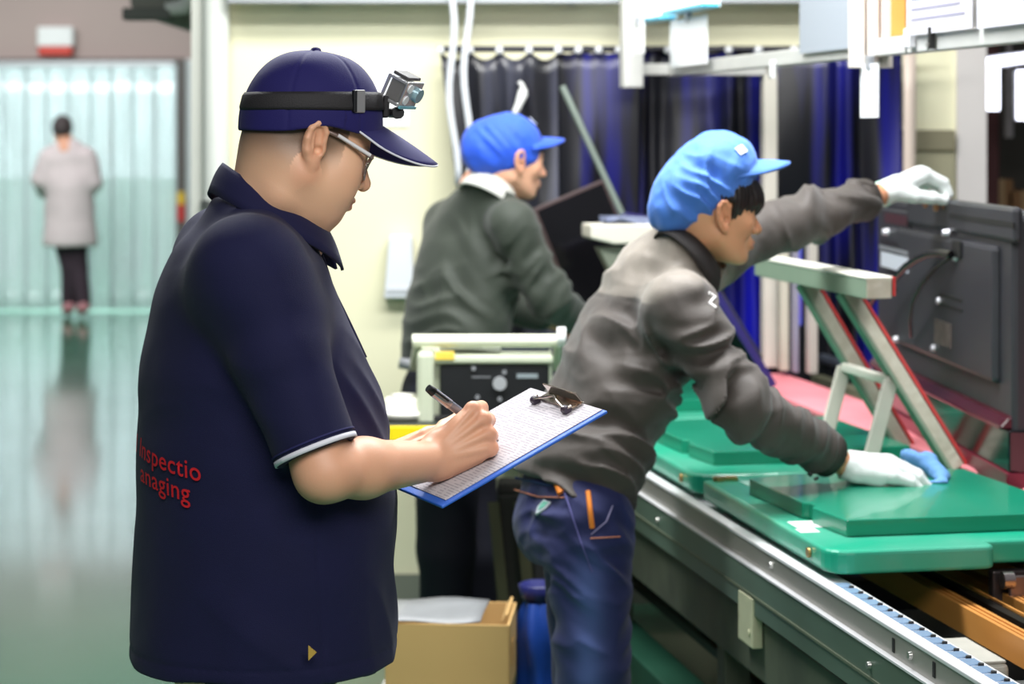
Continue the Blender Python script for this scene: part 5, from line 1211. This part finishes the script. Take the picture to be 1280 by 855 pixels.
d = MB(); d.prism([(-.009, .011), (-.008, -.004), (0, -.015), (.008, -.004), (.009, .011)], .004, .0055, Matrix.Translation(p+g*.001) @ RG); d.build('badge_field', mat('green_badge', (86, 150, 130), rough=.4), jn)
for h_, k_, a_ in lg1: shoe_on(a_, Vector((.92, .38, 0)), w1, mat('dark_shoe', (30, 30, 34), rough=.5))
# gloves
GL1 = mat('white_glove', (226, 230, 228), rough=.85, var=.12, vscale=40, c2=(206, 214, 210), bump=.5, bscale=500)
def cuff(hd, f0, r0, r1, P):
    a = hd.L(-.012, 0, 0); b = hd.L(.03, .002, 0); ax = (b-a).normalized()
    return smax(cone(P, a-ax*.03, b, r0, r1), -((P-A_(a)) @ A_(ax)), .002)
for nm, hd in (('glove', G1), ('glove', G2)):
    hd.off = .0034
    if hd is G2: hd.seg = (2, 2, 2, 1)
    f = lambda P, hd=hd: smin(smax(hd.f(P), -((P-A_(hd.L(-.008, 0, 0))) @ A_(hd.x)), .003), cuff(hd, 0, .031, .029, P), .010)-F32(.0009)*vnoise(P, 60, 2)
    hd_o = skin('glove', f, tuple(A_(hd.L(.05, 0, -.02))-.16), tuple(A_(hd.L(.05, 0, -.02))+.16), .0024, GL1, w1)
    hd.off = 0.; hd.seg = (3, 3, 3, 3)
    a = hd.L(-.006, 0, 0); ring_on(a, hd.x, 0, .0305, .012, 'cuff', mat('mint_cuff', (186, 224, 208), rough=.85), hd_o)
# hair, cap
def hair1(P):
    q = H1.loc(P); d = ell(q, (-.002, 0, .048), (.108, .086, .088)); d = smin(d, ell(q, (.075, 0, .045), (.036, .062, .036)), .02)
    an = np.arctan2(q[:, 1], q[:, 0]); y = np.abs(q[:, 1])
    low = np.where(q[:, 0] > .045, .018+.012*np.sin(an*38), np.where(q[:, 0] > .012, -.020+.010*np.sin(an*50), np.where(q[:, 0] > -.03, .035, -.035)))
    d = smax(d, low-q[:, 2], .006)-F32(.0022)*np.sin(an*46+q[:, 2]*60)*F32(.8)-F32(.002)*vnoise(P, 60, 8)
    return d
skin('hair', hair1, tuple(A_(H1.pt((0, 0, .05)))-.15), tuple(A_(H1.pt((0, 0, .05)))+.15), .003, mat('black_hair', (26, 20, 20), rough=.42, var=.3, vscale=60, c2=(52, 40, 36)), w1)
def puffy_cap(nm, label, c, axd, latd, r, brim_root, brim_tip, brim_w, m, folds, seedn, h=.0036, badge=None, lift=.018):
    """a soft gathered cap: centre, long axis (back-low to front-high), side axis, radii (long, side, thick)"""
    axd = Vector(axd).normalized(); latd = Vector(latd); latd = (latd-axd*latd.dot(axd)).normalized(); th = axd.cross(latd); R = np.array([axd, latd, th], F32).T
    t = thing(nm, label, 'hat', (0, 0, 0), group='blue work hats')
    def f(P):
        q = (P-A_(c)) @ R; d = ell(q, (0, 0, 0), r)
        d = smin(d, ell(q, (.44*r[0], 0, -.10*r[2]), (r[0]*.62, r[1]*.94, r[2]*.98)), .03)
        d = d-wrinkles(P, folds)-F32(.004)*vnoise(P, 20, seedn)-F32(.0018)*vnoise(P, 48, seedn+1)
        return d
    skin('crown', f, tuple(A_(c)-.19), tuple(A_(c)+.19), h, m, t)
    br, bt = Vector(brim_root), Vector(brim_tip); fd = (bt-br); L = fd.length; fd.normalize(); ld = (latd-fd*latd.dot(fd)).normalized(); ud = fd.cross(ld)
    if ud.z < 0: ud = -ud
    rows = [[br+ld*(u*brim_w)+fd*(L*v*math.sqrt(max(1-abs(u)**2.5, 0))-.045*u*u)+ud*(lift*(1-u*u)*.7-.010*u*u-.010*v*v) for u in [-1+2*j/24 for j in range(25)]] for v in [i/8 for i in range(9)]]
    d = MB(); d.sheet(rows); o = d.build('peak', m, t); md = o.modifiers.new('s', 'SOLIDIFY'); md.thickness = .005; md.offset = 0
    if badge:
        p = hit(f, badge[0], badge[1], badge[2]); g = grad(f, p); a = Vector((0, 0, 1)).cross(g).normalized(); b = g.cross(a)
        d = MB(); d.box(p+g*.002, (.024, .020, .003), Matrix((a, b, g)).transposed() @ rot('Z', 25)); d.build('white_patch', mat('white_patch', (236, 240, 248), rough=.6), t, .001)
    return t, f
CAPB = mat('blue_cap_cloth', (70, 124, 212), rough=.7, var=.3, vscale=9, c2=(48, 100, 192), bump=.15, bscale=500, sheen=.15)
c1 = W(873, 232, 4.735)
puffy_cap('work_hat', 'light blue gathered work cap on the person in the grey jacket', c1, (.69, .15, .70), (-.25, .96, 0), (.134, .100, .084), W(921, 209, 4.73), W(986, 204, 4.77), .074, CAPB,
          [(W(885, 235, 4.64), .08, (.5, 0, .85), .05, .006, 1.4), (W(905, 210, 4.65), .06, (.9, 0, -.3), .04, .005, 1.2), (W(855, 262, 4.66), .07, (.75, 0, .6), .04, .005, 1.4)], 11, badge=(926, 188, 4.4))
# blue wiping cloth under the gloved hand
rg = G1.tips[1]
def rag(P):
    d = None
    for a, b, ra, rb in ((W(1134, 570, 4.80), W(1160, 578, 4.80), .016, .020), (W(1160, 578, 4.80), W(1176, 594, 4.75), .020, .018), (W(1176, 594, 4.75), W(1179, 606, 4.68), .018, .010), (W(1140, 603, 4.70), W(1178, 608, 4.68), .008, .010)):
        v = cone(P, a, b, ra, rb); d = v if d is None else smin(d, v, .012)
    return smax(d-F32(.004)*vnoise(P, 40, 3)-F32(.002)*vnoise(P, 90, 1), F32(.833)-P[:, 2], .002)
rgo = skin('wiping_cloth', rag, (.80, 4.60, .825), (1.02, 4.86, .93), .003, mat('blue_cloth', (104, 152, 206), rough=.85, var=.3, vscale=30, c2=(76, 124, 184), bump=.3, bscale=300))
tag(rgo, 'crumpled blue wiping cloth under the gloved hand on the green plate', 'cloth')

# ------------------------------------------------------------------ the worker in the olive jacket
OF, OU = pitched(38, 12)
hip2 = W(572, 452, 6.30); O = Frame(hip2, OF, OU)
hF2, hU2 = pitched(24, 8); hr2 = hF2.cross(hU2).normalized()
H2 = Frame(W(652, 203, 6.18)-hr2*.068, hF2, hU2, .93)
nb2 = O.pt((.0, 0, .50)); pel2 = O.pt((-.01, 0, -.06))
sR2 = W(640, 282, 6.14); eR2 = W(688, 372, 6.16); wR2 = W(735, 410, 6.36)
sL2 = O.pt((0, .165, .40)); eL2 = O.pt((.16, .22, .22)); wL2 = O.pt((.38, .10, .18))
G3 = Hand(wR2, (.8, .5, -.1), (-.2, .5, .8), scale=.95, flex=[(40, 50, 30)]*4); G4 = Hand(wL2, (.7, .5, -.1), (.4, -.6, .5), left=True, scale=.95, flex=[(40, 50, 30)]*4)
lg2 = [(W(560+10*i, 500, 6.22+.2*i), W(558+34*i, 690, 6.20+.2*i), Vector((W(556+34*i, 690, 6.2+.2*i).x, 6.22+.2*i, .09))) for i in (0, 1)]
def body2(P):
    d = near(P, H2.pt((0, 0, 0)), .16, lambda p: head_sdf(H2.loc(p))*F32(.93))
    d = smin(d, cone(P, H2.pt((-.024, 0, -.035)), nb2, .052, .060), .02); d = smin(d, cone(P, nb2, pel2, .085, .10), .03)
    for a, b, c, hd in ((sR2, eR2, wR2, G3), (sL2, eL2, wL2, G4)): d = smin(d, cone(P, nb2, a, .05, .045), .03); d = smin(d, smin(limb(P, (a, b, c), (.045, .038, .026)), hd(P), .01), .02)
    for h_, k_, a_ in lg2: d = smin(d, limb(P, (h_, k_, a_, a_+Vector((.09, .08, -.045))), (.07, .05, .035, .026)), .02)
    return d
def tone2(P):
    q = H2.loc(P); c = head_tone(q, (226, 172, 142), lip=(178, 104, 90), flush=(206, 128, 100)); return mixc(c, lc((44, 36, 34)), .85*brows(q))
CN2 = W(612, 240, 6.24); AX2 = (Vector((OF.x, OF.y, 0)).normalized()*.42+Vector((0, 0, .9))).normalized()
w2 = skin('person', body2, (-.45, 5.85, 0), (.55, 6.85, 1.72), .0048, SKIN, None, tone2)
tag(w2, 'person in olive jacket and royal blue cap working with back to the wall', 'person')
OL = Loft([(-.02, -.02, 0, .125, .182), (.06, -.026, 0, .132, .186), (.16, -.026, 0, .135, .188), (.28, -.022, 0, .130, .192), (.37, -.016, 0, .112, .188), (.43, -.01, 0, .09, .16), (.48, -.004, 0, .074, .11), (.52, 0, 0, .06, .07)])
OW = [(O.pt((-.10, -.06, .10)), .16, (.3, .2, 1), .085, .007, 1.4), (O.pt((-.08, -.12, .25)), .14, (.6, .2, .7), .075, .006, 1.4), (sR2.lerp(eR2, .5), .10, (.4, .2, -.8), .055, .006, 1.3), (eR2, .09, (.7, .3, -.6), .05, .006, 1.2)]
cR2 = eR2.lerp(wR2, .92); cL2 = eL2.lerp(wL2, .92)
def jacket2(P):
    q = O.loc(P); d = OL(q, .01)
    for a, b, c, y in ((sR2, eR2, cR2, -.05), (sL2, eL2, cL2, .05)):
        d = smin(d, cone(P, O.pt((-.004, y, .44)), a, .055, .060), .05); d = smin(d, limb(P, (a, b, c), (.058, .062, .046)), .06)
    d = smin(d, cone(P, O.pt((-.01, 0, .40)), CN2+AX2*.03, .10, .080), .05)
    ax_ = (P-A_(CN2)); h_ = ax_ @ A_(AX2); r_ = np.linalg.norm(ax_-h_[:, None]*A_(AX2), axis=1)
    d = np.where((h_ > 0) & (r_ < .13), np.maximum(d, h_-F32(.004)), d)
    return d-F32(1.35)*wrinkles(P, OW)-F32(.003)*vnoise(P, 14, 2)
jk2 = skin('jacket', jacket2, (-.45, 5.85, .85), (.5, 6.85, 1.62), .0065, mat('olive_jacket', (48, 55, 45), rough=.68, var=.3, vscale=8, c2=(34, 40, 32), bump=.2, bscale=500, sheen=.15), w2)
KC2 = Frame(CN2, Vector((AX2.z*OF.x, AX2.z*OF.y, -.42)), AX2)
P = []
for u in [i/3 for i in range(4)]:
    P.append([])
    for k in range(29):
        ph = math.radians(14+332*k/28); f_ = (1+math.cos(ph))/2; z = .034-.046*u-.03*f_*u; r = .070+.022*u; P[-1].append(KC2.pt((r*math.cos(ph), r*math.sin(ph), z)))
d = MB(); d.sheet(P); o = d.build('collar', mat('white_collar', (208, 208, 200), rough=.8), jk2); md = o.modifiers.new('s', 'SOLIDIFY'); md.thickness = .006; md.offset = 1
def trs2(P):
    d = None
    for h_, k_, a_ in lg2: v = limb(P, (h_, k_, a_), (.105, .082, .07)); d = v if d is None else smin(d, v, .02)
    q = O.loc(P); d = smin(d, ell(q, (-.015, 0, -.10), (.12, .165, .15)), .04); return smax(smax(d, F32(.05)-P[:, 2], .004), q[:, 2]-F32(.03), .004)-F32(.004)*vnoise(P, 10, 6)
tr2 = skin('trousers', trs2, (-.45, 5.9, .04), (.2, 6.8, 1.2), .009, mat('dark_navy_trousers', (22, 23, 38), rough=.8), w2)
for h_, k_, a_ in lg2: shoe_on(a_, Vector((.75, .65, 0)), w2, MATS['dark_shoe'], .009)
ring_on(O.pt((-.02, 0, -.02)), OU, -.012, .150, .03, 'waist_band', mat('grey_band', (150, 152, 156), rough=.7), tr2)
def hair2(P):
    q = H2.loc(P); d = ell(q, (-.006, 0, .044), (.104, .083, .088)); low = np.where(q[:, 0] > .03, .04, np.where(q[:, 0] > .012, -.004, np.where(q[:, 0] > -.03, .05, .0)))
    return smax(d, low-q[:, 2], .006)-F32(.002)*vnoise(P, 50, 8)
skin('hair', hair2, tuple(A_(H2.pt((0, 0, .04)))-.14), tuple(A_(H2.pt((0, 0, .04)))+.14), .005, MATS['black_hair'], w2)
CAPR = mat('royal_blue_cap_cloth', (36, 88, 214), rough=.7, var=.3, vscale=9, c2=(26, 64, 180), sheen=.1)
puffy_cap('work_hat', 'royal blue gathered work cap on the person in the olive jacket', W(623, 184, 6.25), (.90, .30, .25), (-.35, .94, 0), (.114, .104, .094), W(660, 178, 6.26), W(702, 175, 6.34), .076, CAPR,
          [(W(630, 175, 6.18), .07, (.9, 0, .2), .05, .005, 1.4)], 21, h=.005, badge=(666, 152, 5.9))

# ------------------------------------------------------------------ the distant person by the strip curtain
YD = 18.5
def D(px, py, dy=0.): return W(px, py, YD+dy)
def body3(P):
    d = ell(P, D(78, 161), (.078, .098, .105)); d = smin(d, ell(P, D(76, 168, .06), (.06, .07, .07)), .04)
    d = smin(d, cone(P, D(79, 170), D(84, 186), .055, .06), .03); d = smin(d, cone(P, D(84, 190), D(86, 290), .12, .12), .05)
    for a, b, c in ((D(63, 195), D(52, 225, .0), D(57, 242, .22)), (D(108, 195), D(117, 228), D(104, 240, .24))): d = smin(d, limb(P, (a, b, c), (.055, .045, .032)), .03); d = smin(d, ell(P, c+Vector((0, .04, 0)), (.04, .07, .03)), .03)
    for x0, x1, x2, dy in ((80, 88, 86, .0), (94, 98, 104, -.1)): d = smin(d, limb(P, (D(x0, 290), D(x1, 335), D(x2, 380, dy)), (.08, .055, .04)), .03); d = smin(d, cone(P, D(x2, 383, dy), D(x2-2, 387, dy+.14), .035, .03), .02)
    return d
w3 = skin('person', body3, (-4.5, 18.0, -.02), (-3.3, 19.1, 1.85), .014, mat('skin_plain', (206, 150, 122), rough=.6), None)
tag(w3, 'person in a pale smock standing far away before the strip curtain', 'person')
def coat3(P):
    d = None
    pts = [(D(82, 184), .075), (D(84, 196), .165), (D(87, 230), .20), (D(87, 262), .205), (D(87, 300), .235)]
    for (a, ra), (b, rb) in zip(pts[:-1], pts[1:]):
        q = P.copy(); s_ = F32(1.35); q[:, 1] = YD+(P[:, 1]-YD)*s_; v = cone(q, a, b, ra, rb); d = v if d is None else smin(d, v, .05)
    for a, b, c in ((D(63, 197), D(52, 225, .0), D(56, 240, .18)), (D(108, 197), D(117, 228), D(106, 238, .2))): d = smin(d, limb(P, (a, b, c), (.095, .082, .062)), .05)
    return smax(d, F32(D(80, 308).z)-P[:, 2], .01)-F32(.008)*vnoise(P, 7, 2)
ck = skin('smock', coat3, (-4.6, 17.9, .4), (-3.2, 19.1, 1.6), .016, mat('pale_smock', (206, 192, 192), rough=.85, var=.2, vscale=4), w3)
def tr3(P):
    d = None
    for x0, x1, x2, dy in ((80, 88, 86, .0), (94, 98, 104, -.1)): v = limb(P, (D(x0, 295), D(x1, 335), D(x2, 377, dy)), (.105, .08, .065)); d = v if d is None else smin(d, v, .02)
    return d
skin('trousers', tr3, (-4.5, 18.0, .05), (-3.3, 19.0, 1.0), .014, mat('dark_plum_trousers', (44, 30, 40), rough=.85), w3)
for x2, dy in ((86, 0.), (104, -.1)):
    f = lambda P: smax(cone(P, D(x2, 384, dy-.03), D(x2-2, 387, dy+.13), .055, .048), -P[:, 2], .004); skin('shoe', f, tuple(D(x2, 386, dy)-Vector((.15, .2, .1))), tuple(D(x2, 386, dy)+Vector((.15, .3, .15))), .012, mat('pink_shoe', (176, 120, 124), rough=.7), w3)
skin('hair', lambda P: smax(ell(P, D(78, 159, -.01), (.088, .106, .108)), F32(D(78, 166).z)-P[:, 2]+F32(.4)*(P[:, 1]-YD), .01), tuple(D(78, 160)-Vector((.15, .15, .2))), tuple(D(78, 160)+Vector((.15, .15, .2))), .012, mat('dull_brown_hair', (60, 50, 50), rough=.7), w3)
